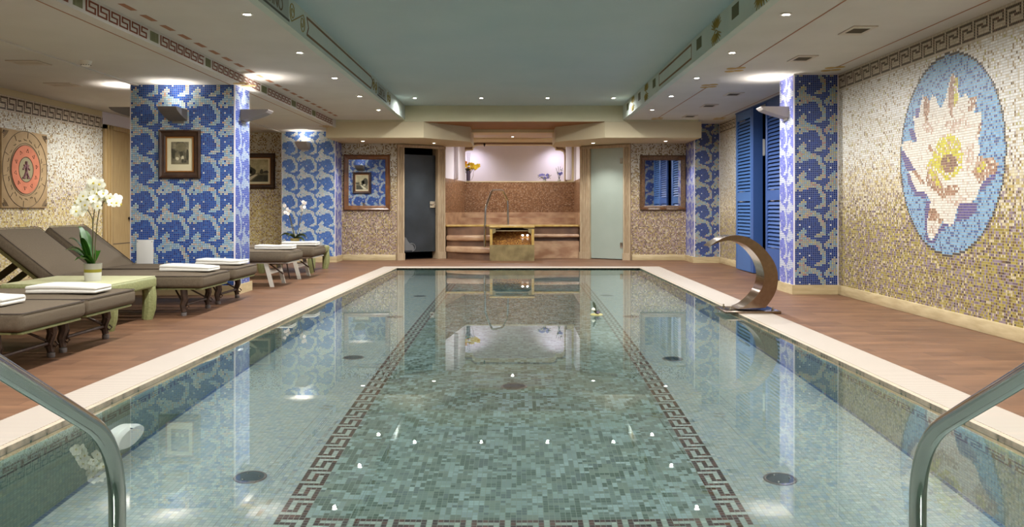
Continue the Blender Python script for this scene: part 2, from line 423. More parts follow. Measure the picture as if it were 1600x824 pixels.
# ---- coping: ribbed overflow grating and stone lip
def slab(name, pts, z0, z1, m, parent=None):
    o = MB().prism([(x, y, z0) for x, y in pts], (0, 0, z1-z0)).build(name, m, parent, smooth=False)
    if parent is None: o['kind'] = 'structure'
    return o
LP = 0.032
slab('trim_1', [(ol(PN), PN-.3), (il(PN)-LP, PN-.3), (il(PF)-LP, 13.72), (ol(13.72), 13.72)], -.05, .002, M['grateY'])
slab('trim_2', [(ir(PN)+LP, PN-.3), (orr(PN), PN-.3), (orr(13.72), 13.72), (ir(PF)+LP, 13.72)], -.05, .002, M['grateY'])
slab('trim_3', [(il(PF)-LP, PF+LP), (ir(PF)+LP, PF+LP), (ir(PF)+LP, 13.72), (il(PF)-LP, 13.72)], -.05, .002, M['grateX'])
slab('trim_4', [(il(PN)-LP, PN-.3), (ir(PN)+LP, PN-.3), (ir(PN)+LP, PN-LP), (il(PN)-LP, PN-LP)], -.05, .002, M['grateX'])
lipm = mat('stone_lip', (196, 180, 156), .4, c2=(176, 164, 144), scale=20)
slab('trim_5', [(il(PN)-LP, PN-LP), (il(PN), PN), (il(PF), PF), (il(PF)-LP, PF+LP)], -.05, 0, lipm)
slab('trim_6', [(ir(PN), PN), (ir(PN)+LP, PN-LP), (ir(PF)+LP, PF+LP), (ir(PF), PF)], -.05, 0, lipm)
slab('trim_7', [(il(PF), PF), (ir(PF), PF), (ir(PF)+LP, PF+LP), (il(PF)-LP, PF+LP)], -.05, 0, lipm)
slab('trim_8', [(il(PN)-LP, PN-LP), (ir(PN)+LP, PN-LP), (ir(PN), PN), (il(PN), PN)], -.05, 0, lipm)
# ---- deck
fl = MB()
fl.face([(XL-.1, Y0, 0), (ol(Y0), Y0, 0), (ol(13.72), 13.72, 0), (XL-.1, 13.72, 0)])
fl.face([(orr(Y0), Y0, 0), (4.1, Y0, 0), (4.1, 13.72, 0), (orr(13.72), 13.72, 0)])
fl.face([(XL-.1, 13.72, 0), (4.1, 13.72, 0), (4.1, 17.0, 0), (XL-.1, 17.0, 0)])
fl.face([(ol(Y0), Y0, 0), (orr(Y0), Y0, 0), (orr(PN-.3), PN-.3, 0), (ol(PN-.3), PN-.3, 0)])
fl.build('floor', M['deck'], smooth=False, kind='structure')

# ---- ceilings
def plane(name, x0, x1, y0, y1, z, m, t=0.06):
    return sbox(name, m, x0, x1, y0, y1, z, z+t)
plane('ceiling_main', -1.9, 1.9, Y0, YBEAM+.1, ZM, M['ceil_main'])
plane('ceiling_low_left', -3.06, -1.9, Y0, YBEAM, ZR, M['ceil'])
plane('ceiling_low_right', 1.9, 4.1, Y0, YBEAM, ZR, M['ceil'])
plane('ceiling_low_right_end', 3.0, 4.1, YBEAM, 16.0, ZR, M['ceil'])
plane('ceiling_bay_left', -4.12, -3.0, Y0, 15.6, ZL, M['ceil'])
plane('ceiling_bay_left_outer', -6.1, -4.12, Y0, 15.6, ZL+.035, M['ceil'])
sbox('trim_9', M['ceil'], -4.17, -4.12, Y0, 15.4, ZL-.012, ZL+.034)
# fascias round the raised ceiling (local: painted ornament as children)
fL = sbox('wall_fascia_left', M['fascia'], -1.9, -1.83, Y0, YBEAM, ZR, ZM)
fR = sbox('wall_fascia_right', M['fascia'], 1.83, 1.9, Y0, YBEAM, ZR, ZM)
# beam between the low ceiling and the lounger bay
bmL = sbox('beam_left', M['ceil'], -3.06, -2.99, Y0, YBEAM, ZL-.0005, ZR)
# ---- end walls (behind the camera) and plain wall parts
sbox('wall_front', mat('brown_wall_panel', (104, 76, 54), .7, c2=(88, 62, 44), scale=3), -6.1, 4.1, Y0-.1, Y0, 0, 2.9)
# ---- upper back beam, soffit blocks over the doors
sbox('beam_back_upper', M['cream'], -3.1, 3.1, YBEAM, 15.45, 2.412, 3.0)
bu = MB().prism([(-1.5, YBEAM+.002, 2.405), (1.52, YBEAM+.002, 2.405), (.742, 15.45, 2.405), (-.776, 15.45, 2.405)], (0, 0, .006)).build('trim_10', M['brownsof'], smooth=False); bu['kind'] = 'structure'
slab('beam_back_left', [(-3.156, YBEAM), (-1.515, YBEAM), (-.776, 14.97), (-.776, 16.2), (-3.156, 16.2)], ZS, 2.409, M['soffit'])
slab('beam_back_right', [(1.526, YBEAM), (3.15, YBEAM), (3.15, 16.2), (.742, 16.2), (.742, 14.97)], ZS, 2.409, M['soffit'])
sbox('beam_header', M['creamd'], -.776, .742, 15.45, 15.6, 2.352, 2.411)
# ---- back walls
H = 2.2
TW = 0.0212
GOLD = [(165, 138, 62), (186, 160, 84), (150, 122, 54)]
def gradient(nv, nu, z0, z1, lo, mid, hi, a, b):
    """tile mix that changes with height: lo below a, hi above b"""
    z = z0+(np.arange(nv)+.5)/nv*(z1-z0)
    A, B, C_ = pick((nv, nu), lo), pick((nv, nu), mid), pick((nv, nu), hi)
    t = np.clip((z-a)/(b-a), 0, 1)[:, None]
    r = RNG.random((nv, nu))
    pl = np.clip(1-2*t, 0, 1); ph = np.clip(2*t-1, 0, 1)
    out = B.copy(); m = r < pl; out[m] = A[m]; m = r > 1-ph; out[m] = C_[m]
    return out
LOW = [(3.4, (154, 136, 38)), (2.2, (178, 160, 64)), (2.5, (142, 122, 140)), (1.6, (116, 94, 116)), (1.4, (112, 82, 38)), (.8, (66, 46, 50)), (1.1, (212, 194, 156))]
MID = [(3, (220, 206, 170)), (1.6, (190, 166, 92)), (1.5, (172, 156, 156)), (1, (136, 108, 74)), (2.5, (220, 210, 190)), (.3, (90, 70, 56))]
HIGH = [(5, (234, 232, 226)), (3, (220, 218, 210)), (1.6, (206, 192, 166)), (.5, (158, 134, 100)), (.3, (186, 178, 110)), (.15, (110, 88, 66))]
HIGHL = [(5, (230, 228, 214)), (3, (214, 211, 198)), (1.5, (186, 164, 120)), (1, (150, 122, 80)), (.4, (110, 86, 58))]
BLOW = [(2.5, (170, 144, 80)), (2.5, (164, 136, 134)), (2, (140, 108, 104)), (1.6, (112, 80, 60)), (.8, (74, 50, 54)), (1.6, (208, 190, 158))]
BHIGH = [(4, (226, 222, 210)), (2, (206, 198, 180)), (2, (160, 136, 98)), (1.2, (108, 82, 56)), (1.4, (222, 218, 206))]
BMID = [(2, (206, 192, 160)), (2, (176, 152, 96)), (2, (150, 126, 96)), (1.2, (112, 84, 58)), (1, (166, 146, 138))]
LLOW = [(3, (216, 196, 120)), (2, (200, 172, 88)), (3, (226, 212, 168)), (1.5, (178, 154, 136)), (.8, (140, 108, 66)), (1.5, (232, 224, 200))]
def wallgrid(name, a, b, z0, z1, lo, mid, hi, za, zb, s=TW, frieze=None, extra=None, dim=1.0):
    a, b = Vector((*a, 0)), Vector((*b, 0)); L = (b-a).length
    nu, nv = max(1, round(L/s)), round((z1-z0)/s)
    c = gradient(nv, nu, z0, z1, lo, mid, hi, za, zb)
    if frieze is not None:
        pm = np.array([[ch == 'X' for ch in r] for r in frieze]); h, p = pm.shape
        top = nv-1
        seg = c[top-h-1:top+1]; seg[:] = pick(seg.shape[:2], [(2, (214, 200, 178)), (1, (204, 190, 168))])
        mm = pm[::-1][:, np.arange(nu) % p]
        sub = c[top-h:top]; sub[mm] = pick(int(mm.sum()), [(3, (46, 28, 24)), (1, (76, 34, 32)), (1, (38, 26, 24))])
    if extra is not None: extra(c, a, b, z0, z1, nu, nv)
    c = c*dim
    return tilegrid(name, (a.x, a.y, z0), (b.x, b.y, z0), (b.x, b.y, z1), (a.x, a.y, z1), c, M['tiles'])
KEY = ["XXXXXXXXX.", "X.......X.", "X.XXXX..X.", "X.X..XXXX.", "X.X.......", "X.X.......", "X.XXXXXXXX"]
KEY2 = ["X.XXXXXX", "X.X.....", "X.X.....", "X.XXXXX.", "X.....X.", "X.....X.", "XXXXXXX."]
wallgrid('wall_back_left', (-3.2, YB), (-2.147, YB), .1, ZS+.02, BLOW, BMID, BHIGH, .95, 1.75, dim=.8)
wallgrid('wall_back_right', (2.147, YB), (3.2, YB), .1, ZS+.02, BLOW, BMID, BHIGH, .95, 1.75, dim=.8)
wallgrid('wall_back_far_left', (XL, 15.41), (-4.0, 15.41), .1, ZL+.03, LLOW, MID, HIGHL, .9, 1.7)
sbox('wall_back_core', M['creamd'], -6.1, -2.16, 15.412, 15.5, 0, 2.4)
sbox('wall_back_core_right', M['creamd'], 2.16, 4.1, 15.412, 15.5, 0, 2.5)
# ---- right wall with the lotus roundel
LOT = [((1407, 220)), ]
WHITE = [(1408,225),(1417,219.6),(1431,222),(1428,190),(1426,183),(1436,183),(1438,165),(1442,150),(1447,149),(1452,158),(1456,148.5),(1461,152),(1470,169),(1476,156),(1481,138),(1485,120),(1488.7,112),(1497,125),(1498.5,152),(1502.5,152),(1509,147),(1514,152),(1525,149.5),(1526,157),(1522,175),(1534.5,176),(1533,202),(1528,222),(1532,232),(1527,246),(1549,245),(1561,257),(1555,271),(1543,277),(1532,290),(1526,308),(1520,315),(1498,317),(1495,329),(1489,350),(1484,353),(1475,349),(1471,340),(1466,362),(1456,375.5),(1450,370),(1448,346),(1452,329),(1452,313),(1448,302),(1431,300),(1421,275),(1419,267),(1427,263),(1412,240)]
PURPLE = [[(1430,170),(1437,168),(1436,183),(1431,183)],[(1420,203),(1428,202),(1433,222),(1424,217)],[(1407,234),(1412,236),(1432,268),(1418,268),(1410,250)],[(1417,270),(1421,272),(1432,299),(1449,302),(1447,310),(1432,308),(1418,285)],[(1448,312),(1454,315),(1452,330),(1448,346),(1450,372),(1457,377),(1468,360),(1474,348),(1484,354),(1494,345),(1490,352),(1476,356),(1468,365),(1458,381),(1448,376),(1444,350)],[(1499,317),(1525,317),(1526,330),(1512,342),(1493,346),(1497,330)],[(1532,291),(1543,278),(1557,270),(1556,277),(1545,287),(1535,297),(1529,307)]]
BROWN = [[(1442,150),(1447,149),(1453,160),(1450,188),(1445,192),(1443,170)],[(1483,138),(1488.7,112),(1493,125),(1491,160),(1487,188),(1482,165)],[(1514,155),(1526,150),(1526,165),(1522,175),(1512,172)],[(1449,268),(1455,262),(1475,293),(1497,288),(1500,297),(1490,306),(1470,309),(1458,297),(1446,287)],[(1519,270),(1527,246),(1549,245),(1561,257),(1555,271),(1543,277),(1530,288),(1526,280)],[(1452,325),(1460,325),(1474,345),(1471,350),(1462,345),(1450,345)],[(1425,268),(1432,268),(1445,285),(1440,290)],[(1528,195),(1533,192),(1532,210),(1527,212)],[(1450,228),(1454,227),(1460,240),(1456,246)]]
PINKS = [[(1440,195),(1455,185),(1462,205),(1450,215)],[(1475,190),(1520,185),(1520,200),(1480,210)],[(1500,230),(1522,225),(1520,262),(1503,270)],[(1455,345),(1470,350),(1460,372),(1450,365)],[(1470,310),(1495,305),(1520,315),(1490,325)]]
YEL = [[(1490,125),(1496,122),(1497,160),(1491,168)],[(1446,262),(1457,244),(1462,230),(1470,215),(1484,207),(1500,220),(1505,240),(1503,262),(1490,278),(1477,283),(1462,262),(1470,296),(1462,290)],[(1524,258),(1540,252),(1541,264),(1527,270)]]
def inpoly(x, y, poly):
    r = np.zeros(x.shape, bool); n = len(poly)
    for k in range(n):
        (x1, y1), (x2, y2) = poly[k], poly[(k+1) % n]
        if y1 == y2: continue
        c = ((y1 > y) != (y2 > y)) & (x < (x2-x1)*(y-y1)/(y2-y1)+x1)
        r ^= c
    return r
def lotus(c, a, b, z0, z1, nu, nv):
    yy = a.y+(np.arange(nu)+.5)/nu*(b.y-a.y); zz = z0+(np.arange(nv)+.5)/nv*(z1-z0)
    Yg, Zg = np.meshgrid(yy, zz)
    Yc = np.maximum(Yg, .5)
    px = VX+XR*F/Yc; py = VY-(Zg-CH)*F/Yc
    R = .826; d = np.hypot(Yg-6.97, Zg-1.396); s = TW
    inn = (d < R) & (Yg > 1)
    c[inn] = pick(int(inn.sum()), [(5, (122, 178, 216)), (2.2, (106, 164, 208)), (2.2, (46, 96, 156)), (.4, (44, 76, 146))])
    edge = (d >= R-s*.2) & (d < R+s*.8) & (Yg > 1)
    c[edge] = pick(int(edge.sum()), [(2, (34, 34, 46)), (1, (46, 46, 60))])
    def fill(poly, pal, p=1.0):
        m = inpoly(px, py, poly) & inn
        if p < 1: m &= RNG.random(m.shape) < p
        c[m] = pick(int(m.sum()), pal)
    fill(WHITE, [(6, (240, 234, 222)), (2, (232, 222, 208)), (.5, (212, 188, 172))])
    for q in PINKS: fill(q, [(2, (222, 200, 186)), (1, (196, 160, 142))], .5)
    for q in PURPLE: fill(q, [(2, (66, 58, 136)), (1, (80, 72, 150))])
    for q in BROWN: fill(q, [(2, (164, 116, 92)), (1, (136, 92, 72)), (1, (200, 164, 140))], .88)
    for q in YEL: fill(q, [(3, (214, 204, 48)), (1, (190, 168, 52)), (.6, (206, 176, 160))], .85)
    fill([(1469,256),(1475,243),(1484,240),(1493,246),(1496,258),(1490,268),(1478,270)], [(2, (140, 96, 84)), (1, (112, 72, 60)), (.6, (190, 170, 60))])
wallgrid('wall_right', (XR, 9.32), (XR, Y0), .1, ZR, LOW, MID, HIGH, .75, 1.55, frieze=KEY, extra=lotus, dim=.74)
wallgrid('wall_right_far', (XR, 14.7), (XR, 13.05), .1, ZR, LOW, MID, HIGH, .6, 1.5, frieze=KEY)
sbox('wall_right_core', M['creamd'], XR+.004, 3.75, Y0, 9.75, 0, 2.5)
sbox('wall_right_far_core', M['creamd'], XR+.004, 3.75, 13.1, 15.5, 0, 2.5)
# ---- left wall
wallgrid('wall_left', (XL, Y0), (XL, 12.04), .1, 2.27, LLOW, MID, HIGHL, .8, 1.45, frieze=KEY2)
sbox('wall_left_upper', M['creamd'], XL-.1, XL-.003, Y0, 12.04, 0, 2.4)
sbox('wall_left_beyond', M['creamd'], XL-.1, XL, 13.15, 15.5, 0, 2.4)
sbox('wall_left_over_door', M['white'], XL-.1, XL-.01, 12.04, 13.15, 2.16, 2.4)
# ---- wave-mosaic columns
WAVE = ["B...........B...", ".....BBBB...B...", "..BBBBBBBB..BB.B", "BBBBBBBBBB...BBB", "BBBBBBBBBBB...BB", "*BBBBBBBBBB...BB", "BBBBB*BBBBBB..BB", "BB.BBBBBBBBB..BB", "B...BBBBBBBB..BB", "....BBBBBBB...BB", "...BBBBBB.....B.", "....BBBB....BBBB", "......BBBBBBBBBB", ".........BBBBBB.", "...........BBB.."]
def wavegrid(name, a, b, z0, z1, parent, blue, light, ox=0, oy=0, s=TW, flip=False):
    a, b = Vector((*a, 0)), Vector((*b, 0)); L = (b-a).length
    nu, nv = max(1, round(L/s)), round((z1-z0)/s)
    g = np.array([[{'B': 1, '.': 0, '*': 2}[ch] for ch in r] for r in WAVE])
    rows = (np.arange(nv)[::-1]+oy) % 15; cs = (np.arange(nu)+ox) % 16
    if flip: cs = cs[::-1]
    G = g[rows][:, cs]
    c = pick((nv, nu), light); m = G == 1; c[m] = pick(int(m.sum()), blue)
    m = G == 2; c[m] = pick(int(m.sum()), [(1, (206, 206, 206)), (1, (190, 190, 186))])
    return tilegrid(name, (a.x, a.y, z0), (b.x, b.y, z0), (b.x, b.y, z1), (a.x, a.y, z1), c, M['waves'], parent)
BL1 = [(3, (20, 66, 146)), (2, (28, 80, 160)), (1, (16, 50, 124)), (.6, (44, 98, 170))]
LI1 = [(3, (172, 198, 204)), (2, (204, 200, 180)), (2, (150, 186, 204)), (1, (212, 186, 150)), (1, (176, 190, 166)), (.3, (206, 160, 120))]
BL2 = [(3, (58, 108, 184)), (2, (74, 122, 194)), (1, (46, 92, 170))]
LI2 = [(3, (212, 220, 214)), (2, (222, 216, 196)), (2, (190, 212, 216)), (1, (200, 214, 190))]
BL3 = [(3, (12, 36, 102)), (2, (18, 46, 120)), (1, (10, 28, 86))]
LI3 = [(3, (160, 164, 138)), (2, (176, 158, 122)), (2, (134, 162, 164)), (1, (180, 168, 96)), (.5, (176, 130, 104))]
def column(name, x0, x1, y0, y1, z1, fr, si, ox=0, oy=0):
    o = sbox(name, M['white'], x0, x1, y0, y1, 0, z1)
    e = .012
    wavegrid('mosaic_face', (x0+e, y0-.003), (x1-e, y0-.003), .1, z1-.01, o, *fr, ox, oy)
    wavegrid('mosaic_face', (x1+.003, y0+e), (x1+.003, y1-e), .1, z1-.01, o, *si, ox+4, oy+3)
    wavegrid('mosaic_face', (x0-.003, y1-e), (x0-.003, y0+e), .1, z1-.01, o, *si, ox+4, oy+3)
    wavegrid('mosaic_face', (x1-e, y1+.003), (x0+e, y1+.003), .1, z1-.01, o, *fr, ox, oy+5)
    return o
BS = [(2, (104, 104, 196)), (2, (122, 122, 204)), (1, (84, 88, 176))]
LS = [(3, (206, 206, 214)), (2, (214, 212, 206)), (1, (196, 204, 220))]
BS1 = [(2, (48, 66, 150)), (2, (58, 78, 160)), (1, (40, 54, 134))]
LS1 = [(3, (150, 168, 186)), (2, (170, 176, 176)), (1, (140, 160, 182))]
C1 = (-4.22, -3.067, 9.23, 9.74); C2 = (3.10, XR-.001, 9.30, 9.79)
column('column_left', *C1, ZL+.03, (BL1, LI1), (BS1, LS1), 0, 5)
column('column_left_far', -4.106, -3.156, 14.84, 15.40, ZL+.03, (BL2, LI2), (BS, LS), 1, 7)
column('column_right', *C2, ZR, (BL3, LI3), (BS, LS), 14, 2)
column('column_right_far', 3.15, XR-.001, 14.66, 15.38, ZR, (BL3, LI3), (BS, LS), 0, 9)
# ---- baseboards
def base(n, x0, x1, y0, y1): sbox('baseboard_'+n, M['trav'], x0, x1, y0, y1, 0, .105, bev=.006)
base('right', XR-.02, XR+.01, Y0, 9.28); base('right_far', XR-.02, XR+.01, 13.18, 14.64)
base('left', XL-.01, XL+.02, Y0, 12.03)
base('back_left', -3.13, -2.16, YB-.02, YB+.02); base('back_right', 2.16, 3.13, YB-.02, YB+.02)
base('back_far_left', XL+.02, -4.12, YB-.02, YB+.02)
for n, (x0, x1, y0, y1) in {'column_left': C1, 'column_left_far': (-4.106, -3.156, 14.84, 15.36), 'column_right': (3.10, 3.57, 9.30, 9.79), 'column_right_far': (3.15, 3.57, 14.66, 15.36)}.items():
    m = MB(); t = .025
    m.box(x0-t, x1+t, y0-t, y0-.004, 0, .105); m.box(x1+.004, x1+t, y0-.004, y1+.004, 0, .105); m.box(x0-t, x0-.004, y0-.004, y1+.004, 0, .105); m.box(x0-t, x1+t, y1+.004, y1+t, 0, .105)
    m.build('baseboard_'+n, M['trav'], smooth=False, kind='structure')

# ---- angled door walls
A_, B_ = Vector((-2.147, 15.39, 0)), Vector((-1.328, 15.98, 0))
A2, B2 = Vector((2.147, 15.39, 0)), Vector((1.279, 15.98, 0))
def flute(p0, p1, out, h, parent):
    """fluted travertine pilaster from p0 to p1 (floor points), projecting towards out"""
    d = (p1-p0); L = d.length; d = d/L; n = out
    prof = [(0, 0), (0, .05)]
    k = 3; wv = L*.7/k; x = L*.15
    prof.append((x, .05))
    for i in range(k):
        prof += [(x+wv*.12, .05), (x+wv*.25, .032), (x+wv*.6, .032), (x+wv*.75, .05)]; x += wv
    prof += [(L, .05), (L, 0)]
    m = MB(); m.prism([p0+d*a+n*b for a, b in prof], (0, 0, h)); m.build('pilaster', M['travp'], parent, smooth=False)
    m = MB(); e = .008
    m.prism([p0-d*e-n*.0, p0-d*e+n*.062, p1+d*e+n*.062, p1+d*e-n*.0], (0, 0, .13)); m.build('plinth', M['travp'], parent, smooth=False)
def doorwall(no, A, B, ta, tb, dark):
    d = (B-A).normalized(); n = Vector((d.y, -d.x, 0))
    if n.y > 0: n = -n
    L = (B-A).length; z2 = 2.10
    root = MB()
    up = Vector((0, 0, 1))
    root.prism([A+up*z2, B+up*z2, B+up*z2-n*.2, A+up*z2-n*.2], (0, 0, .12))
    for (s, e) in ((0, ta-.02), (tb+.02, 1)):
        root.prism([A+d*L*s, A+d*L*e, A+d*L*e-n*.2, A+d*L*s-n*.2], (0, 0, z2))
    root = root.build('door_%d' % no, M['travp'], smooth=False, kind='structure')
    flute(A+d*L*.0, A+d*L*ta, n, z2-.02, root); flute(A+d*L*tb, A+d*L*1.0, n, z2-.02, root)
    m = MB(); p, q = A+d*L*(-.005)+up*(z2-.025), B+up*(z2-.025)
    m.prism([p, q, q+n*.06, p+n*.06], (0, 0, .05)); m.build('lintel', M['travp'], root, smooth=False)
    p, q = A+d*L*(ta+.002), A+d*L*(tb-.002)
    g = MB()
    if dark:
        p, q = p-n*.06, q-n*.06
        z0, z1 = .14, 1.955
        g.prism([p+up*z0, q+up*z0, q+up*z0-n*.012, p+up*z0-n*.012], (0, 0, z1-z0)); gl = g.build('glass_panel', M['frostd'], root, smooth=False)
        # etched scroll near the foot of the glass and faint one at the hinge side
        def etch(pts, ring=False):
            mm = MB()
            if ring: mm.tube([p+d*a+up*b+n*.003 for a, b in pts], .008, 6)
            else: mm.prism([p+d*a+up*b+n*.001 for a, b in pts], n*.003)
            return mm.build('etched_motif', M['etch'], gl)
        etch([(.02, .17), (.02, .36), (.05, .42), (.09, .41), (.13, .34), (.18, .29), (.23, .27), (.26, .22), (.25, .17)])
        etch([(.20+.085*math.cos(a), .225+.075*math.sin(a)) for a in np.linspace(-1.4, 1.9, 14)], True)
        etch([(.006, 1.2), (.006, 1.62), (.03, 1.60), (.02, 1.45), (.05, 1.3), (.03, 1.2)])
        hb = MB(); c = p+d*((q-p).length-.075)+up*1.02
        for v in (0,): hb.prism([c-d*.055+up*-.055+n*.002, c+d*.06+up*-.055+n*.002, c+d*.06+up*.065+n*.002, c-d*.055+up*.065+n*.002], n*.03)
        h = hb.build('lock_case', M['chrome'], root, smooth=False)
        kb = MB(); kb.tube([c+n*.03, c+n*.07], .016, 12); kb.tube([c+n*.07-d*.04, c+n*.07+d*.04], .01, 10); kb.build('handle', M['chrome'], h)
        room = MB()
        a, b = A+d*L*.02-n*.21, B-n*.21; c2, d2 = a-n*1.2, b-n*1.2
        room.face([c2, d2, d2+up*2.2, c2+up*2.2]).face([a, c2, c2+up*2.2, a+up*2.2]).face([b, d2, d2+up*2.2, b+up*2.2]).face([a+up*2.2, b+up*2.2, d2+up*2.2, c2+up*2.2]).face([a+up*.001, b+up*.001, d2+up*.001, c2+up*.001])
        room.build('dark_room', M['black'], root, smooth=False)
    else:
        g.prism([p+up*.015, q+up*.015, q+up*.015-n*.012, p+up*.015-n*.012], (0, 0, 2.06)); gl = g.build('glass_panel', M['frostg'], root, smooth=False)
        hg = MB()
        for zz in (.22, 1.78):
            c = A+d*L*(ta+.03)
            hg.prism([c+up*zz+n*.001, c+d*.05+up*zz+n*.001, c+d*.05+up*(zz+.1)+n*.001, c+up*(zz+.1)+n*.001], n*.012)
        hg.build('hinge', M['chrome'], root, smooth=False)
    return root
doorwall(1, A_, B_, .13, .84, True)
doorwall(2, A2, B2, .13, .80, False)

# ---- alcove with the whirlpool
YA = 18.1
xl0, xl1, xr0, xr1 = -1.328, -1.05, 1.279, 1.29
brown = [(3, (158, 112, 76)), (2, (176, 132, 94)), (2, (138, 94, 62)), (1, (188, 150, 118)), (1, (120, 80, 52)), (.5, (200, 168, 140))]
def bgrid(name, a, b, z0, z1):
    L = math.hypot(b[0]-a[0], b[1]-a[1]); s = .022
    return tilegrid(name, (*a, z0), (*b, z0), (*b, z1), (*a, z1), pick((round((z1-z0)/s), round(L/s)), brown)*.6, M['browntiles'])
ZN = 1.535
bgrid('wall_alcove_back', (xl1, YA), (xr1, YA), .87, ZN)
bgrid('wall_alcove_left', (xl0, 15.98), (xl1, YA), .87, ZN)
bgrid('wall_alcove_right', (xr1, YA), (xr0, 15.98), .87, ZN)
al = MB()
al.face([(xl0, 15.98, ZN), (xl1, YA, ZN), (xl1, YA, 2.45), (xl0, 15.98, 2.45)]).face([(xr0, 15.98, ZN), (xr1, YA, ZN), (xr1, YA, 2.45), (xr0, 15.98, 2.45)])
al.build('wall_alcove_upper', M['white'], smooth=False, kind='structure')
al = MB()
al.face([(xl0, 15.98, 0), (xl1, YA, 0), (xl1, YA, .87), (xl0, 15.98, .87)]).face([(xr0, 15.98, 0), (xr1, YA, 0), (xr1, YA, .87), (xr0, 15.98, .87)]).face([(xl1, YA, 0), (xr1, YA, 0), (xr1, YA, .87), (xl1, YA, .87)])
al.build('wall_alcove_lower', M['marble'], smooth=False, kind='structure')
# light half-columns in the alcove corners
for x, y, n in ((xl0+.17, 16.9, 'left'), (xr0-.13, 17.4, 'right')):
    sbox('column_alcove_'+n, M['white'], x-.07, x+.05, y, y+.12, ZN+.0, 2.4, bev=.03)
sbox('ceiling_alcove', mat('painted_alcove_ceiling', (196, 186, 190), .8, c2=(208, 190, 150), scale=2.2, stretch=(.5, 3, 1)), -1.4, 1.4, 15.6, 18.1, 2.40, 2.5)
# niche wall: inverted U with stepped corners, in image proportions
def ap(px, py): return P(px, py, YA)
out = [(727, 283.4), (722, 283.4), (722, 240), (723.5, 235), (728, 232.5), (737, 232.3), (737.5, 229), (741, 225.6), (746, 224.6), (861, 224.6), (866, 225.6), (869.5, 229), (870, 232.3), (878, 232.5), (882.5, 235), (884, 240), (884, 283.4)]
uu = [ap(*p) for p in out[1:]]
uu = [Vector((xl1-.15, YA, ZN)), uu[0]]+uu[1:]+[Vector((xr1+.15, YA, ZN)), Vector((xr1+.15, YA, 2.45)), Vector((xl1-.15, YA, 2.45))]
MB().prism(uu, (0, .6, 0)).build('wall_niche', M['creamd'], smooth=False, kind='structure')
MB().tube([ap(*p)+Vector((0, -.012, 0)) for p in out[1:]], .022, 8).build('trim_19', mat('tan_reveal_shade', (140, 112, 92), .7), kind='structure')  # tan tube along the opening stands in for the shaded reveal
MB().face([(-1.6, 19.3, ZN), (1.6, 19.3, ZN), (1.6, 19.3, 2.5), (-1.6, 19.3, 2.5)]).face([(-1.5, YA+.6, ZN), (-1.5, 19.3, ZN), (-1.5, 19.3, 2.5), (-1.5, YA+.6, 2.5)]).face([(1.5, YA+.6, ZN), (1.5, 19.3, ZN), (1.5, 19.3, 2.5), (1.5, YA+.6, 2.5)]).build('wall_niche_back', M['white'], smooth=False, kind='structure')
sbox('trim_11', M['trav'], -1.6, 1.6, YA-.012, 19.3, ZN-.02, ZN+.004)
sbox('trim_18', M['creamd'], xl1-.1, xr1+.1, 17.25, YA, 2.37, 2.401)
sbox('ceiling_niche', M['white'], -1.6, 1.6, YA+.6, 19.3, 2.45, 2.5)
# bench step inside the alcove and rim floor
sbox('trim_12', M['marble'], xl0+.02, xr1, 17.55, YA, .3, .757)
sbox('floor_whirlpool', M['marble'], xl0, xr1, 16.2, 17.55, .5, .59)
# ================================================================== PAINTED ORNAMENT on beams (children of the beam)
def greek(mb, X, y_from, y_to, z0, z1, n):
    """run of S-meander on plane x = X between two depths (y_from nearer), facing +x"""
    per = (y_to-y_from)/n; rows = 7; cw = per/8; ch = (z1-z0)/7
    for k in range(n):
        for r, row in enumerate(KEY2):
            c = 0
            while c < 8:
                if row[c] == 'X':
                    e = c
                    while e < 8 and row[e] == 'X': e += 1
                    # the wall is read left to right with growing depth
                    ya, yb = y_from+per*k+cw*c, y_from+per*k+cw*e
                    mb.box(X, X+.0015, ya, yb+.0005, z1-ch*(r+1)-.0003, z1-ch*r)
                    c = e
                else: c += 1
g = MB(); gp = MB(); Xb = -2.99
blocks = [(3.2, 4.3), (4.6, 5.65), (5.86, 6.86), (7.1, 8.1), (8.32, 9.9), (10.2, 11.25), (11.55, 12.4), (12.7, 13.85)]
for a, b in blocks:
    greek(g, Xb, a, b, 2.332, 2.418, max(5, round((b-a)/.155)))
g.build('meander_band', M['greek'], bmL, smooth=False)
for (a, b), (c, d) in zip(blocks, blocks[1:]):
    gp.box(Xb, Xb+.0015, b+.04, c-.04, 2.335, 2.415)
gp.build('painted_grille', M['greenpaint'], bmL, smooth=False)
ds = MB(); y = 2.5
while y < 13.6: ds.box(-2.88, -2.83, y, y+.21, ZR-.0018, ZR-.0002); y += .36
o = ds.build('trim_13', M['line'], smooth=False, kind='structure')
ln = MB()
ln.box(-3.12, -3.108, 2, 14, ZL-.0018, ZL-.0002)
for x in (2.37, 3.40):
    for a, b in ((1.5, 8.9 if x < 3 else 8.85), (10.3 if x < 3 else 10.2, 13.8)): ln.box(x-.007, x+.007, a, b, ZR-.0018, ZR-.0002)
ln.build('trim_14', M['line'], smooth=False, kind='structure')
orn = MB()
for x, y in ((2.37, 9.0), (2.37, 10.2), (3.40, 8.95), (3.40, 13.9), (2.37, 13.9), (-3.11, 13.9), (-2.95, 9.2)):
    z = ZR if x > 0 else ZL
    for k in range(4):
        a = k*PI/2+.5
        orn.lathe([(.0, -.001), (.05, -.001), (.05, .0)], (x+.06*math.cos(a), y+.13*math.sin(a), z-.0008), 10, sx=1.1, sy=1.3)
orn.build('trim_15', mat('painted_ochre', (176, 146, 80), .8), smooth=False, kind='structure')
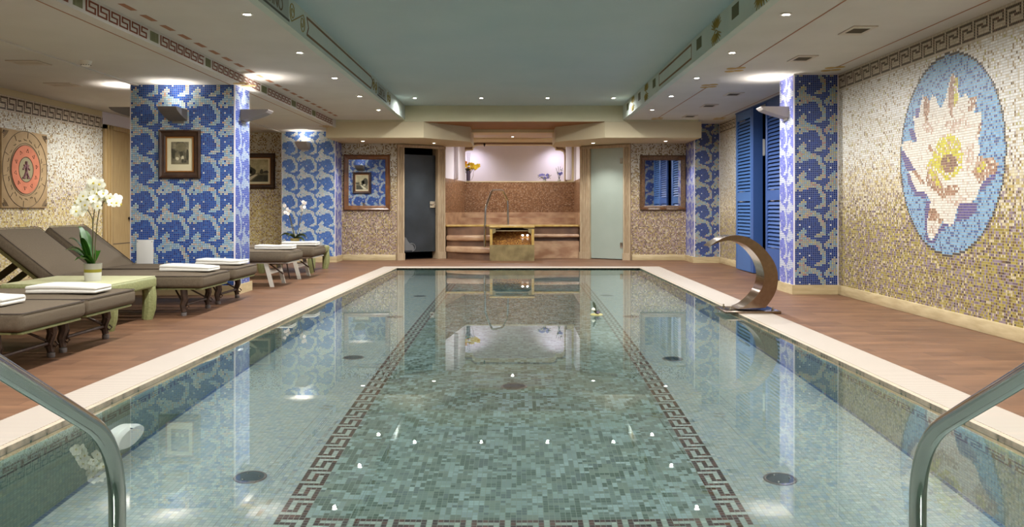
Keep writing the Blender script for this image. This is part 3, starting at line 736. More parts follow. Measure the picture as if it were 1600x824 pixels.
# ---- left fascia: lined panels, scrolls and lettered fields
def fpt(side, y, t):           # t 0 bottom .. 1 top of the fascia
    return Vector((-1.83 if side < 0 else 1.83, y, ZR+(ZM-ZR)*t))
def scroll(mb, y0, t0, y1, t1, r):
    n = Vector((1, 0, 0)); pts = []
    def spiral(cy, ct, sgn, rev):
        q = []
        for k in range(22):
            a = k/21*3.4*PI; rr = r*(.2+.8*k/21)
            q.append(fpt(-1, cy+sgn*rr*math.cos(a), ct+sgn*rr*math.sin(a)/(ZM-ZR)))
        return q
    s1 = spiral(y0, t0, 1, 0); s2 = spiral(y1, t1, -1, 0)
    mb.tube([p+n*.001 for p in s1+list(reversed(s2))], .005, 5)
fr = MB(); sc_ = MB(); ink = MB(); ctr = MB()
for (a, b) in ((7.42, 10.75), (2.2, 5.2)):
    pts = [fpt(-1, a, .82), fpt(-1, b, .82), fpt(-1, b+.12, .7), fpt(-1, b+.06, .4), fpt(-1, b, .2), fpt(-1, a, .2), fpt(-1, a+.06, .5), fpt(-1, a, .82)]
    fr.strip(pts, .022, (1, 0, 0))
fr.build('painted_panel_line', M['bronzeline'], fL, smooth=False)
for y0, y1 in ((6.93, 7.26), (10.95, 11.12), (12.2, 12.35)): scroll(sc_, y0, .55, y1, .45, .085)
sc_.build('painted_scroll', M['gold'], fL)
for a, b in ((5.7, 6.82), (11.25, 12.05)):
    ink.box(-1.83, -1.8285, a, b, ZR+.05, ZM-.03)
ink.build('painted_field', M['panelgrey'], fL, smooth=False)
ik = MB()
for a, b in ((5.7, 6.84), (11.25, 12.07)):
    ik.box(-1.83, -1.828, a, b, ZR+.03, ZR+.048)
ik.build('painted_underline', M['ink'], fL, smooth=False)
def lettering(txt, y, z, size, sx=1.0):
    cu = bpy.data.curves.new('lettering', 'FONT'); cu.body = txt; cu.size = size; cu.extrude = .0006; cu.space_character = .95
    o = bpy.data.objects.new('lettering', cu); COL.objects.link(o)
    dg = bpy.context.evaluated_depsgraph_get(); me = bpy.data.meshes.new_from_object(o.evaluated_get(dg))
    bpy.data.objects.remove(o); bpy.data.curves.remove(cu)
    me.transform(Matrix.Scale(sx, 4, Vector((1, 0, 0))))
    ob = bpy.data.objects.new('lettering', me); COL.objects.link(ob); ob.parent = fL
    ob.matrix_world = Matrix.Translation((-1.8265, y, z)) @ Matrix(((0, 0, 1, 0), (1, 0, 0, 0), (0, 1, 0, 0), (0, 0, 0, 1)))
    me.materials.append(M['letter'])
lettering('PTVBCTINO', 5.74, ZR+.065, .15, 1.15)
lettering('CBRTA', 11.3, ZR+.06, .15, 1.25)
# right fascia: dark squares, palmettes and a lined panel
sq = MB(); pal = MB(); pn = MB()
for y in (13.5, 12.25, 10.96, 8.3, 6.94, 5.4, 4.2): sq.box(1.8285, 1.83, y-.11, y+.11, ZR+.09, ZM-.04)
sq.build('painted_square', M['darkgreen'], fR, smooth=False)
for y in (12.9, 11.6, 7.6, 6.2, 4.8):
    zc = (ZR+ZM)/2
    for sy in (-1, 1):
        for sz in (-1, 1):
            for k in range(5):
                a = math.radians(28+k*15); ln_ = .115*(1-.10*abs(k-2)); e = Vector((0, sy*math.cos(a)*1.75, sz*math.sin(a)*.95))
                b0 = Vector((1.8292, y, zc))+e*.03; b1 = b0+e*ln_*.55+Vector((0, sy*.006*(k-2), 0)); b2 = b0+e*ln_
                pal.tube([b0, b1, b2], [.003, .0085, .003], 5)
    pal.tube([(1.8292, y-.05, zc-.012), (1.8292, y, zc+.006), (1.8292, y+.05, zc-.012)], .005, 5)
pal.build('painted_palmette', M['gold'], fR)
pts = [fpt(1, 8.66, .84), fpt(1, 10.58, .84), fpt(1, 10.58, .24), fpt(1, 8.66, .24), fpt(1, 8.66, .84)]
pn.strip(pts, .022, (-1, 0, 0)).build('painted_panel_line', M['bronzeline'], fR, smooth=False)

# ================================================================== LAMPS
WARM = (.985, .98, .98)
def spot(parent, loc, energy, size=math.radians(178), blend=.65, col=WARM, rad=.014, rot=(0, 0, 0)):
    l = bpy.data.lights.new('lamp', 'SPOT'); l.energy = energy; l.spot_size = size; l.spot_blend = blend; l.color = col; l.shadow_soft_size = rad
    o = bpy.data.objects.new('lamp', l); COL.objects.link(o); o.parent = parent; o.location = loc; o.rotation_euler = rot
    return o
dl = {}
def downlight(label, x, y, z, e, group, r=.028, **kw):
    t = thing('ceiling_light', label, 'ceiling light', (x, y, z), group=group)
    if not dl:
        dl['ring'] = MB().lathe([(r, 0), (r+.014, -.001), (r+.016, -.006), (r+.004, -.009), (r, -.006)], seg=28).build('ring', M['ring'], t)
        dl['bulb'] = MB().lathe([(.0001, -.0085), (r*.6, -.008), (r+.001, -.005)], seg=24).build('bulb', M['bulb'], t)
    else:
        for k in ('ring', 'bulb'):
            c = dl[k].copy(); COL.objects.link(c); c.parent = t
    spot(t, (0, 0, -.03), e, **kw)
    return t
ORD = ['first', 'second', 'third', 'fourth', 'fifth', 'sixth', 'seventh', 'eighth', 'ninth', 'tenth']
E1 = 54
ys = [12.65, 11.1, 9.55, 8.0, 6.42, 4.9, 3.3, 1.7, .2]
for k, y in enumerate(ys):
    downlight('round recessed light in the low ceiling left of the pool, %s from the back beam' % ORD[k], -2.04, y, ZR, E1, 'downlights along the left pool edge')
for k, y in enumerate(ys):
    downlight('round recessed light in the low ceiling right of the pool, %s from the back beam' % ORD[k], 2.08, y, ZR, E1, 'downlights along the right pool edge')
for k, px in enumerate((648, 752, 855.5, 958.5)):
    downlight('round recessed light in the raised aqua ceiling, %s from the left' % ORD[k], PXx(px, 13.1), 13.1, ZM, 14, 'row of lights at the back of the raised ceiling')
for px, py, w in ((567, 219, 'above the left wall mirror'), (678, 222.5, 'above the dark glass door'), (927, 222.5, 'above the pale green glass door'), (1040, 220, 'above the right wall mirror')):
    Y = 14.75 if px in (567, 1040) else 15.2
    downlight('small recessed light in the soffit '+w, PXx(px, Y), Y, ZS, 21, 'soffit lights over the back wall', size=math.radians(110))
downlight('small recessed light in the painted whirlpool alcove ceiling', PXx(801, 16.9), 16.9, 2.40, 40, 'alcove ceiling lights')

for x, y, w in ((-5.0, 3.0, 'near the photographer'), (-5.0, 5.6, 'between the stone relief and the near loungers'), (-4.55, 11.2, 'hidden behind the big blue column')):
    downlight('round recessed light in the lounger bay ceiling, '+w, x, y, ZL+.035, 64 if y > 8 else 20, 'lounger bay downlights')
# wall uplights: straight trough with a sloping curved front
def sconce(label, x, y, z, rz, m, e=26, L=.31, W=.20, Hh=.125):
    t = thing('wall_uplight', label, 'wall light', (x, y, z), rz, 'wall uplights')
    # local: mounted on plane y = 0, sticking out to -y
    prof = [(0, 0), (-L, 0), (-L, -.008)]+[(-L*(1-(k/7)**1.25), -.008-(Hh-.008)*(k/7)**.8) for k in range(1, 8)]
    sh = MB(); sh.prism([(-W/2, a, b) for a, b in prof], (W, 0, 0)); sh.build('shade', m, t, smooth=False)
    MB().box(-W*.32, W*.32, -.004, .012, -.15, -.02).build('mounting_plate', m, t, smooth=False)
    MB().box(-W/2+.02, W/2-.02, -L*.75, -.03, .0005, .002).build('lamp_lens', M['uplamp'], t, smooth=False)
    l = bpy.data.lights.new('lamp', 'AREA'); l.shape = 'RECTANGLE'; l.size = W*.8; l.size_y = L*.5; l.energy = e*.055; l.color = (1.0, .93, .88); l.spread = math.radians(120)
    o = bpy.data.objects.new('lamp', l); COL.objects.link(o); o.parent = t; o.location = (0, -L*.55, .004); o.rotation_euler = (PI, 0, 0)
    return t
sconce('dark grey wall uplight on the front of the big blue column, above the framed print', PXx(277, 9.2), 9.224, PZ(171, 9.2), 0, M['sconce'], 14)
sconce('dark grey wall uplight on the left side of the big blue column', -4.226, 9.5, PZ(169, 9.5), -PI/2, M['sconce'], 20)
sconce('dark grey wall uplight on the right side of the big blue column', -3.061, 9.5, PZ(172.5, 9.5), PI/2, M['sconce'], 20)
sconce('pale grey wall uplight on the far left blue column behind the loungers', PXx(476, 14.83), 14.834, PZ(223, 14.83), 0, M['sconcepale'], 12)
sconce('pale grey wall uplight on the pool side of the right blue column', 3.094, 9.55, PZ(168, 9.55), -PI/2, M['sconcepale'], 22)
sconce('dark grey wall uplight on the back of the big blue column, seen mirrored', -3.83, 9.746, 2.02, PI, M['sconce'], 8)
# niche spotlights in the whirlpool alcove
for px, s, w in ((738, 1, 'left'), (868, -1, 'right')):
    p = ap(px, 233); t = thing('niche_spotlight', 'small spotlight tucked in the upper %s corner of the lit niche' % w, 'spotlight', (p.x, YA+.75, 2.40), group='niche spotlights')
    MB().lathe([(.0001, .06), (.028, .06), (.032, 0), (.028, -.02), (.0001, -.02)], seg=16).build('housing', M['sconcepale'], t)
    MB().lathe([(.0001, -.022), (.024, -.022)], seg=16).build('bulb', M['uplamp'], t)
    spot(t, (0, 0, -.03), 10, size=math.radians(150), blend=1, col=(.88, .84, 1.0), rad=.014, rot=(math.radians(20), 0, math.radians(30*s)))
# tiny black camera on the niche edge
p = ap(757, 226.5); tag(MB().lathe([(.0001, 0), (.02, 0), (.022, -.03), (.012, -.045), (.01, -.07), (.0001, -.07)], (p.x, YA-.03, p.z+.03), 12).build('hanging_hook', M['black']), 'tiny black fitting hanging under the top edge of the niche', 'ceiling fitting')

# ================================================================== CEILING VENTS, SMOKE DETECTOR
def vent(label, x, y, z, w=.2, l=.34, lm='ventdark'):
    t = thing('ceiling_vent', label, 'air vent', (x, y, z), group='ceiling vents')
    m = MB(); b = .03
    m.box(-w/2, w/2, -l/2, -l/2+.075, -.008, 0).box(-w/2, w/2, l/2-.075, l/2, -.008, 0).box(-w/2, -w/2+b, -l/2+.075, l/2-.075, -.008, 0).box(w/2-b, w/2, -l/2+.075, l/2-.075, -.008, 0)
    m.build('frame', M['ventframe'], t, smooth=False)
    m = MB(); m.box(-w/2+b, w/2-b, -l/2+.075, l/2-.075, -.002, 0); n = 9
    for k in range(n):
        yy = -l/2+.08+(l-.16)*k/(n-1); m.box(-w/2+b, w/2-b, yy-.003, yy+.003, -.007, -.002)
    m.build('louvre', M[lm], t, smooth=False)
for k, (px, py) in enumerate(((1340, 47), (1254, 91), (1146, 147), (1108, 165), (1078, 181.5))):
    Y = (ZR-CH)*F/(VY-py)
    vent('rectangular vent in the low ceiling right of the pool, %s from the lotus mosaic end' % ORD[k], PXx(px, Y), Y, ZR-.0002)
for px, py, w in ((45, 97.5, 'nearer the camera'), (98, 132, 'nearer the oak door')):
    zz = ZL+.035; Y = (zz-CH)*F/(VY-py)
    vent('pale slot vent in the ceiling beside the left wall, '+w, PXx(px, Y), Y, zz-.0002, .3, .26, 'ventframe')
t = thing('smoke_detector', 'round white smoke detector on the ceiling above the loungers', 'smoke detector', (-3.94, 7.73, ZL-.0002))
MB().lathe([(.0001, -.012), (.05, -.012), (.052, 0)], seg=24).build('base', M['plastic'], t)
b = MB().lathe([(.0001, -.05), (.03, -.049), (.042, -.04), (.047, -.012)], seg=24).build('dome', M['plastic'], t)
m = MB()
for k in range(12):
    a = 2*PI*k/12; m.lathe([(.0001, 0), (.006, 0), (.006, .004), (.0001, .004)], (.040*math.cos(a), .040*math.sin(a), -.042), 8)
m.build('slots', M['black'], b)

# ================================================================== FRAMES AND MIRRORS
def framed(name, label, cat, x0, x1, z0, z1, y, ny, fm, fw, inner, depth=.03, group=None):
    """rectangular picture on plane y, facing ny (-1 towards the camera); local origin at its centre"""
    cx, cz = (x0+x1)/2, (z0+z1)/2
    t = thing(name, label, cat, (cx, y, cz), 0 if ny < 0 else PI, group)
    w, h = (x1-x0)/2, (z1-z0)/2
    prof = [(0, 0), (0, .6), (.18, 1.0), (.45, .72), (.8, .62), (1, .35), (1, 0)]
    m = MB()
    cs = [(-w, -h), (w, -h), (w, h), (-w, h)]
    rings = []
    for a, b in prof:
        k = a*fw
        rings.append([m.bm.verts.new(Vector((sx*(abs(px)-k), -b*depth, sz*(abs(pz)-k)))) for px, pz in cs for sx, sz in [(1 if px > 0 else -1, 1 if pz > 0 else -1)]])
    for A, B in zip(rings, rings[1:]):
        for k in range(4): m.bm.faces.new([A[k], A[(k+1) % 4], B[(k+1) % 4], B[k]])
    bmesh.ops.recalc_face_normals(m.bm, faces=m.bm.faces)
    m.build('frame', fm, t, smooth=False)
    inner(t, w-fw, h-fw, depth)
    return t
def print_inner(kind):
    def f(t, w, h, d):
        bd = .008; m = MB()
        for a in ((-w-.004, -w+bd, -h, h), (w-bd, w+.004, -h, h), (-w, w, -h-.004, -h+bd), (-w, w, h-bd, h+.004)):
            m.box(a[0], a[1], -d*.55, -.004, a[2], a[3])
        m.build('gilt_slip', M['frameg'], t, smooth=False)
        MB().box(-w, w, -.008, -.002, -h, h).build('mount', M['mount'], t, smooth=False)
        if kind == 1: pw, ph, oz = w*.65, h*.65, .015
        else: pw, ph, oz = w*.86, h*.84, .01
        p = MB().box(-pw, pw, -.0095, -.0078, -ph+oz, ph+oz).build('print', M['print1'] if kind == 1 else M['print2'], t, smooth=False)
        def blob(pts, m, e=.0003):
            MB().prism([(a*pw, -.0096-e, oz+b*ph) for a, b in pts], (0, -.0004, 0)).build('printed_figure', m, p, smooth=False)
        def el(cx, cy, rx, ry, n=16, j=.18): return [(cx+rx*math.cos(2*PI*k/n)*(1+random.uniform(-j, j)), cy+ry*math.sin(2*PI*k/n)*(1+random.uniform(-j, j))) for k in range(n)]
        if kind == 1:
            blob(el(.1, .55, .55, .38), M['printm']); blob(el(.85, -.15, .14, .5), M['printd']); blob(el(-.75, -.1, .2, .4), M['printd'])
            blob(el(.18, -.1, .2, .26), M['printd'], .0005); blob(el(-.35, -.22, .18, .3), M['printm'], .0005); blob(el(-.3, -.5, .2, .14), M['printl'], .0007)
            blob(el(.3, -.42, .15, .16), M['printl'], .0007); blob(el(.3, -.7, .13, .16), M['printd'], .0009); blob([(-1, -1), (1, -1), (1, -.82), (0, -.9), (-1, -.76)], M['printm'], .0003)
        else:
            blob([(-1, -1), (1, -1), (1, -.2), (.5, -.15), (0, -.3), (-1, -.35)], M['printm'])
            blob(el(-.6, .1, .5, .55), M['printd'], .0005); blob(el(-.15, -.1, .3, .4), M['printd'], .0005)
            blob(el(.55, -.1, .12, .22), M['printd'], .0006); blob(el(.85, -.12, .2, .12), M['printd'], .0006)
            blob([(-.9, -.95), (-.3, -.95), (.3, -.35), (.1, -.35)], M['printl'], .0008); blob(el(-.4, -.35, .22, .12, j=.3), M['printl'], .001)
            blob([(-.2, -1), (1, -1), (1, -.4), (.35, -.4)], M['printd'], .0007)
    return f
def mirror_inner(t, w, h, d):
    MB().box(-w-.002, w+.002, -.010, -.002, -h-.002, h+.002).build('glass', M['mirror'], t, smooth=False)
yc = 9.226
framed('framed_print', 'dark framed print with wide cream mount on the front of the big blue column', 'picture', PXx(249.5, yc), PXx(314, yc), PZ(279.5, yc), PZ(203.5, yc), yc, -1, M['frame'], .078, print_inner(1), .04)
framed('framed_print', 'dark framed landscape print on the pale mosaic wall behind the loungers', 'picture', PXx(362, 15.38), PXx(429.5, 15.38), PZ(295.5, 15.38), PZ(239.5, 15.38), 15.405, -1, M['frame'], .085, print_inner(2), .04)
framed('framed_print', 'dark framed print on the back of the big blue column, seen mirrored', 'picture', -4.03, -3.57, 1.32, 1.86, 9.745, 1, M['frame'], .06, print_inner(2), .04)
framed('wall_mirror', 'wall mirror in a golden brown frame left of the dark glass door', 'mirror', PXx(537, 15.37), PXx(609.5, 15.37), PZ(329, 15.37), PZ(242, 15.37), 15.386, -1, M['frameb'], .088, mirror_inner, .05)
mr = framed('wall_mirror', 'wall mirror in a carved dark bronze frame right of the pale green glass door', 'mirror', PXx(1000, 15.37), PXx(1071.5, 15.37), PZ(329, 15.37), PZ(243, 15.37), 15.386, -1, M['framec'], .09, mirror_inner, .05)
for sx, zz, sg in ((-1, -.47, 1), (0, -.47, 1), (1, -.47, 1), (-1, .45, -1), (1, .45, -1)):
    m = MB()
    for k in range(5):
        a = k*PI/4+(0 if sg > 0 else PI); m.tube([(sx*.34, -.045, zz), (sx*.34+.07*math.cos(a), -.05, zz+.035*math.sin(a))], [.012, .005], 6)
    m.build('carving', M['frameb'], mr)
# white access panel
t = thing('access_panel', 'plain white access panel low on the front of the big blue column', 'panel', (PXx(227, yc), 9.224, .15))
MB().box(-.092, .092, -.012, 0, 0, PZ(375, yc)-.15, bev=.003).build('cover', M['plastic'], t)
m = MB()
for sx in (-1, 1):
    for zz in (.02, PZ(375, yc)-.17): m.lathe([(.0001, -.015), (.005, -.014), (.005, -.011)], (sx*.08, 0, zz), 8, axis='y')
m.build('screws', M['sconce'], t)

# ---- carved round-sun relief on the left wall
t = thing('relief_picture', 'tan stone relief with an orange ring on the left mosaic wall', 'wall art', (XL+.002, 10.09, 1.417), PI/2)
# local: faces -y (=> +x in the world), x runs along depth reversed
MB().box(-.47, .47, -.03, 0, -.46, .46, bev=.004).build('slab', M['terra'], t)
def ringd(mb, r0, r1, d0, d1, n=48):
    mb.lathe([(r0, -d0), (r0, -d1), (r1, -d1), (r1, -d0)], (0, 0, 0), n, axis='y'); return mb
ringd(MB(), .155, .29, .03, .038).build('orange_ring', M['terrao'], t)
MB().lathe([(.0001, -.036), (.148, -.036), (.148, -.03)], (0, 0, 0), 40, axis='y').build('centre_disc', mat('sage_stone', (158, 148, 108), .8), t)
fig = MB()
def bar(x0, z0, x1, z1, r): fig.tube([(x0, -.038, z0), (x1, -.038, z1)], r, 6)
bar(0, .1, 0, -.02, .018); bar(0, .05, .07, .0, .012); bar(0, .05, -.07, .0, .012); bar(0, -.02, .05, -.1, .015); bar(0, -.02, -.05, -.1, .015); bar(-.075, -.1, -.02, -.1, .012); bar(.075, -.1, .02, -.1, .012); bar(-.05, .05, .05, .05, .012)
fig.build('figure', M['purplestone'], t)
gr = MB()
for r in (.148, .295, .315, .46):
    gr.tube([(r*math.cos(a), -.032 if r > .29 else -.037, r*math.sin(a)) for a in np.linspace(0, 2*PI, 49)[:-1]], .0035, 5, closed=True)
for k in range(10):
    a = 2*PI*k/10+.2
    tri = [(.222+.03*math.cos(b+a), b) for b in (0, 2.1, 4.2)]
    c = Vector((.222*math.cos(a), -.039, .222*math.sin(a)))
    gr.tube([c+Vector((.026*math.cos(b+a), 0, .026*math.sin(b+a))) for b in (0, 2.1, 4.2)], .0035, 5, closed=True)
    for q in range(2):
        a2 = 2*PI*(k+.5*q)/10
        gr.tube([(rr*math.cos(a2+w_), -.032, rr*math.sin(a2+w_)) for rr, w_ in ((.345, -.05), (.36, 0), (.35, .05), (.37, .1))], .003, 5)
    gr.tube([(rr*math.cos(a), -.032, rr*math.sin(a)) for rr in (.38, .45)], .003, 5)
for sx in (-1, 1):
    for sz in (-1, 1):
        for k in range(5):
            u = .35+.022*k
            gr.tube([(sx*(u+.0), -.032, sz*.44), (sx*(u+.03), -.032, sz*(.40)), (sx*.44, -.032, sz*(u+.0))], .003, 5)
gr.build('carved_lines', M['groove'], t)
gk = MB()
for sx in (-1, 1):
    for sz in (-1, 1): gk.lathe([(.0001, -.036), (.012, -.035), (.012, -.03)], (sx*.43, 0, sz*.43), 10, axis='y')
gk.build('bolts', M['groove'], t)

# ================================================================== LEFT OAK DOOR
d3 = MB(); d3.box(XL-.08, XL+.0, 12.36, 13.1, .01, 2.1); d3 = d3.build('door_3', M['wood'], smooth=False, kind='structure')
m = MB(); m.box(XL, XL+.03, 12.05, 12.30, 0, 2.16).box(XL, XL+.045, 12.12, 12.15, 0, 2.16).box(XL, XL+.045, 12.20, 12.23, 0, 2.16).box(XL, XL+.03, 13.08, 13.15, 0, 2.16).box(XL, XL+.03, 12.05, 13.15, 2.1, 2.16)
m.build('door_frame', M['wood'], d3, smooth=False)
MB().box(XL-.02, XL+.004, 12.335, 12.36, 0, 2.1).build('door_gap', M['black'], d3, smooth=False)
MB().box(XL, XL+.003, 12.36, 13.08, .42, .432).build('rail_groove', M['groove'], d3, smooth=False)
MB().lathe([(.0001, .06), (.03, .055), (.034, .04), (.02, .02), (.02, 0)], (XL, 12.86, .80), 16, axis='x').build('knob', M['black'], d3)

# ================================================================== SHUTTERED WINDOW (right)
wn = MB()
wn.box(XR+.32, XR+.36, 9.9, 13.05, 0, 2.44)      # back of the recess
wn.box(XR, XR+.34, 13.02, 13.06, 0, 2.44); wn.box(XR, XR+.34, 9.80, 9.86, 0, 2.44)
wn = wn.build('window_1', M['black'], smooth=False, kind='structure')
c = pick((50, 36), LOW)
tilegrid('recess_mosaic', (XR+.318, 13.0, .1), (XR+.318, 12.2, .1), (XR+.318, 12.2, 1.75), (XR+.318, 13.0, 1.75), c*.6, M['tiles'], wn)  # tile colours darkened for the shade inside the recess
MB().box(XR+.02, XR+.06, 11.66, 11.78, 1.30, 2.2).build('window_frame', M['white'], wn, smooth=False)
m = MB(); m.box(XR+.02, XR+.05, 12.2, 12.28, 1.72, 1.73).box(XR+.02, XR+.05, 12.19, 12.21, 1.73, 1.95).box(XR+.02, XR+.05, 12.2, 12.28, 1.95, 1.96); m.build('catch', M['plastic'], wn, smooth=False)
c = pick((56, 7), LOW)
tilegrid('jamb_mosaic', (XR+.02, 11.80, .1), (XR+.02, 11.66, .1), (XR+.02, 11.66, 1.3), (XR+.02, 11.80, 1.3), c, M['tiles'], wn)
def shutter(label, y0, y1, x, z1=2.42, rail=1.13, t=.04, m=None):
    """louvred leaf in plane x, running from depth y0 to y1; local origin at its foot"""
    o = thing('window_shutter', label, 'shutter', (x, (y0+y1)/2, .0), group='blue window shutters')
    L = y1-y0; st = .075; z0 = .012
    f = MB(); h = L/2
    for a, b in ((-h, -h+st), (h-st, h)): f.box(-t/2, t/2, a, b, z0, z1, bev=.004)
    for a, b in ((z0, z0+.40), (rail-.07, rail+.07), (z1-.12, z1)): f.box(-t/2+.002, t/2-.002, -h+st, h-st, a, b)
    f.build('shutter_frame', m, o)
    for a, b in ((z0+.41, rail-.08), (rail+.08, z1-.13)):
        s = MB(); n = int((b-a)/.05)
        for k in range(n):
            zc = a+(k+.5)*(b-a)/n
            s.prism([(-.018, -h+st, zc-.024), (-.013, -h+st, zc-.024), (.018, -h+st, zc+.02), (.013, -h+st, zc+.02)], (0, L-2*st, 0))
        s.build('slat_panel', m, o, smooth=False)
        MB().box(.019, .0195, -h+st, h-st, a, b).build('backing', M['black'], o, smooth=False)
    return o
shutter('blue louvred shutter leaf right of the far right blue column', 12.30, 13.17, 3.50, m=M['blue'])
shutter('blue louvred shutter leaf beside the right blue column, partly behind its uplight', 10.75, 11.62, 3.50, m=M['blued'])
shutter('blue louvred shutter leaf hidden behind the right blue column', 9.86, 10.72, 3.50, m=M['blue'])
o = sbox('trim_16', M['blued'], 3.478, XR+.02, 12.20, 12.298, .012, 2.42)
o = sbox('trim_17', M['blued'], 3.47, 3.53, 9.86, 13.17, 2.421, 2.438)

# ================================================================== SUN LOUNGERS
def rbox(mb, x0, x1, y0, y1, z0, z1, r, seg=4): return mb.box(x0, x1, y0, y1, z0, z1, bev=r, seg=seg)
def puffy(mb, amt, zc):
    for v in mb.bm.verts:
        pass
    return mb
def cushion(name, parent, L, W, T, loc, ang=0.0, r=.035):
    """cushion whose long axis runs to -x from the origin; a dark piping line runs round its upper edge"""
    mb = MB(); nx, ny = 16, 8
    mb.box(-L, 0, -W/2, W/2, 0, T, bev=r, seg=4)
    bmesh.ops.bisect_plane(mb.bm, geom=mb.bm.verts[:]+mb.bm.edges[:]+mb.bm.faces[:], plane_co=(-L*.5, 0, 0), plane_no=(1, 0, 0))
    for k in (.15, .3, .7, .85):
        bmesh.ops.bisect_plane(mb.bm, geom=mb.bm.verts[:]+mb.bm.edges[:]+mb.bm.faces[:], plane_co=(-L*k, 0, 0), plane_no=(1, 0, 0))
    for k in (-.25, 0, .25):
        bmesh.ops.bisect_plane(mb.bm, geom=mb.bm.verts[:]+mb.bm.edges[:]+mb.bm.faces[:], plane_co=(0, W*k, 0), plane_no=(0, 1, 0))
    for v in mb.bm.verts:
        if v.co.z > T*.9:
            u = (v.co.x+L/2)/(L/2); w = v.co.y/(W/2)
            v.co.z += .014*(1-u*u)*(1-w*w)+random.uniform(-.0015, .0015)
    rot = Matrix.Rotation(ang, 4, 'Y')
    mb.bm.transform(Matrix.Translation(loc) @ rot)
    c = mb.build(name, M['fabric'], parent, ang=60)
    pts = []
    zt = T-.004
    for cx, cy, a0 in ((-r, W/2-r, 0), (-L+r, W/2-r, 90), (-L+r, -W/2+r, 180), (-r, -W/2+r, 270)):
        for k in range(5):
            a = math.radians(a0+k*22.5); pts.append(Vector((cx+(r-.004)*math.cos(a), cy+(r-.004)*math.sin(a), zt)))
    mb = MB().tube(pts, .0035, 6, closed=True); mb.bm.transform(Matrix.Translation(loc) @ rot)
    mb.build('piping', M['piping'], c)
    return c
def lounger(kind, zt, W=.72):
    t = thing('sun_lounger', '', 'sun lounger', (0, 0, 0))
    dk = kind == 'dark'; T = .11 if dk else .13; br = .035 if dk else .055; zb = zt-T; SL = 1.38; BL = .70; ang = math.radians(38)
    cushion('seat_cushion', t, SL, W, T, (0, 0, zb), r=br)
    cushion('back_cushion', t, BL, W, T, (-SL+.02, 0, zb+.012), ang, r=br)
    # wicker frame rim under the cushion
    f = MB(); w = W/2-(.035 if dk else .07); zf = zb-.017
    f.box(-SL-.55, -.04, -w, -w+.05, zf, zb-.002, bev=.006).box(-SL-.55, -.04, w-.05, w, zf, zb-.002, bev=.006).box(-.09, -.02, -w, w, zf, zb-.002, bev=.006).box(-SL-.6, -SL-.53, -w, w, zf, zb-.002, bev=.006)
    f.box(-SL*.6, -SL*.6+.05, -w+.04, w-.04, zf+.003, zb-.005)
    f.build('frame', M['wicker'] if dk else M['legwhite'], t)
    ca, sa = math.cos(ang), math.sin(ang)
    b = MB(); p0 = Vector((-SL+.02, 0, zb)); p1 = p0+Vector((-BL*.94*ca, 0, BL*.94*sa)); nn = Vector((-sa, 0, -ca))*.03
    for s in (-1, 1): b.prism([p0+Vector((0, s*(w-.06), 0)), p0+Vector((0, s*w, 0)), p1+Vector((0, s*w, 0)), p1+Vector((0, s*(w-.06), 0))], nn)
    b.prism([p1+Vector((0, -w, 0)), p1+Vector((0, w, 0)), p1+Vector((.06*ca, w, -.06*sa)), p1+Vector((.06*ca, -w, -.06*sa))], nn)
    b.prism([p0+Vector((-.01, -w+.05, .01)), p0+Vector((-.01, w-.05, .01)), p1+Vector((0, w-.05, 0)), p1+Vector((0, -w+.05, 0))], nn*.4)
    b.build('back_frame', M['olivewicker'], t)
    q0 = p0.lerp(p1, .62)+nn; q1 = Vector((q0.x-.30, 0, zf+.02))
    for sy in (-1, 1): MB().prism([q0+Vector((0, sy*(w-.24), 0)), q0+Vector((0, sy*(w-.03), 0)), q1+Vector((0, sy*(w-.03), 0)), q1+Vector((0, sy*(w-.24), 0))], (.02, 0, .012)).build('back_strut', M['olivewicker'], t)
    if kind == 'dark':
        for x in (-.20, -SL-.30):
            for sy in (-1, 1):
                y = sy*(w-.035); l = MB()
                l.tube([(x, y, zf+.012), (x+.012, y, zf*.66), (x-.008, y, zf*.4), (x+.004, y, .035)], [.033, .031, .026, .023], 8)
                l.tube([(x-.012, y-.02*sy, zf*.8), (x+.03, y-.022*sy, zf*.62), (x+.012, y-.03*sy, zf*.38), (x-.02, y-.02*sy, zf*.3)], .009, 6)
                lg = l.build('leg', M['legdark'], t)
                MB().lathe([(.0001, 0), (.022, 0), (.025, .006), (.025, .03), (.0001, .03)], (x+.004, y, .0), 12).build('foot_cap', M['sconce'], lg)
                MB().tube([(x+.03, y, zf*.44), (x+.05, y, zf*.36), (x+.035, y, zf*.28), (x+.012, y, zf*.34)], .006, 6).build('hook', M['legdark'], lg)
            cb = MB(); cb.tube([(x, -w+.04, zf*.40), (x, w-.04, zf*.40)], .012, 8).tube([(x, -w+.04, zf*.42), (x-.16, -w*.3, zf+.005)], .008, 6).tube([(x, w-.04, zf*.42), (x-.16, w*.3, zf+.005)], .008, 6)
            cb.build('crossbar', M['legdark'], t)
    else:
        for x in (-.23, -SL-.2):
            for sy in (-1, 1):
                y = sy*(w-.03); l = MB()
                l.prism([(x-.10, y-.014, zf+.01), (x-.05, y-.014, zf+.01), (x+.025, y-.014, 0), (x-.02, y-.014, 0)], (0, .028, 0))
                l.build('leg', M['legwhite'], t, smooth=False)
            cb = MB(); cb.prism([(x-.065, -w+.03, zf*.72), (x-.025, -w+.03, zf*.72), (x-.012, -w+.03, zf*.55), (x-.05, -w+.03, zf*.55)], (0, 2*w-.06, 0))
            cb.build('crossbar', M['legwhite'], t, smooth=False)
        lv = MB(); lv.tube([(-.10, -w+.05, zf*.55), (-.28, -w+.12, zf*.95), (-.16, 0, zf*.95), (-.2, w-.1, zf*.9), (-.06, w-.02, zf*1.05)], .010, 6).tube([(-.14, w*.2, zf), (-.10, w*.2, .07)], .008, 6)
        lv.build('folding_strut', M['legdark'], t)
    return t
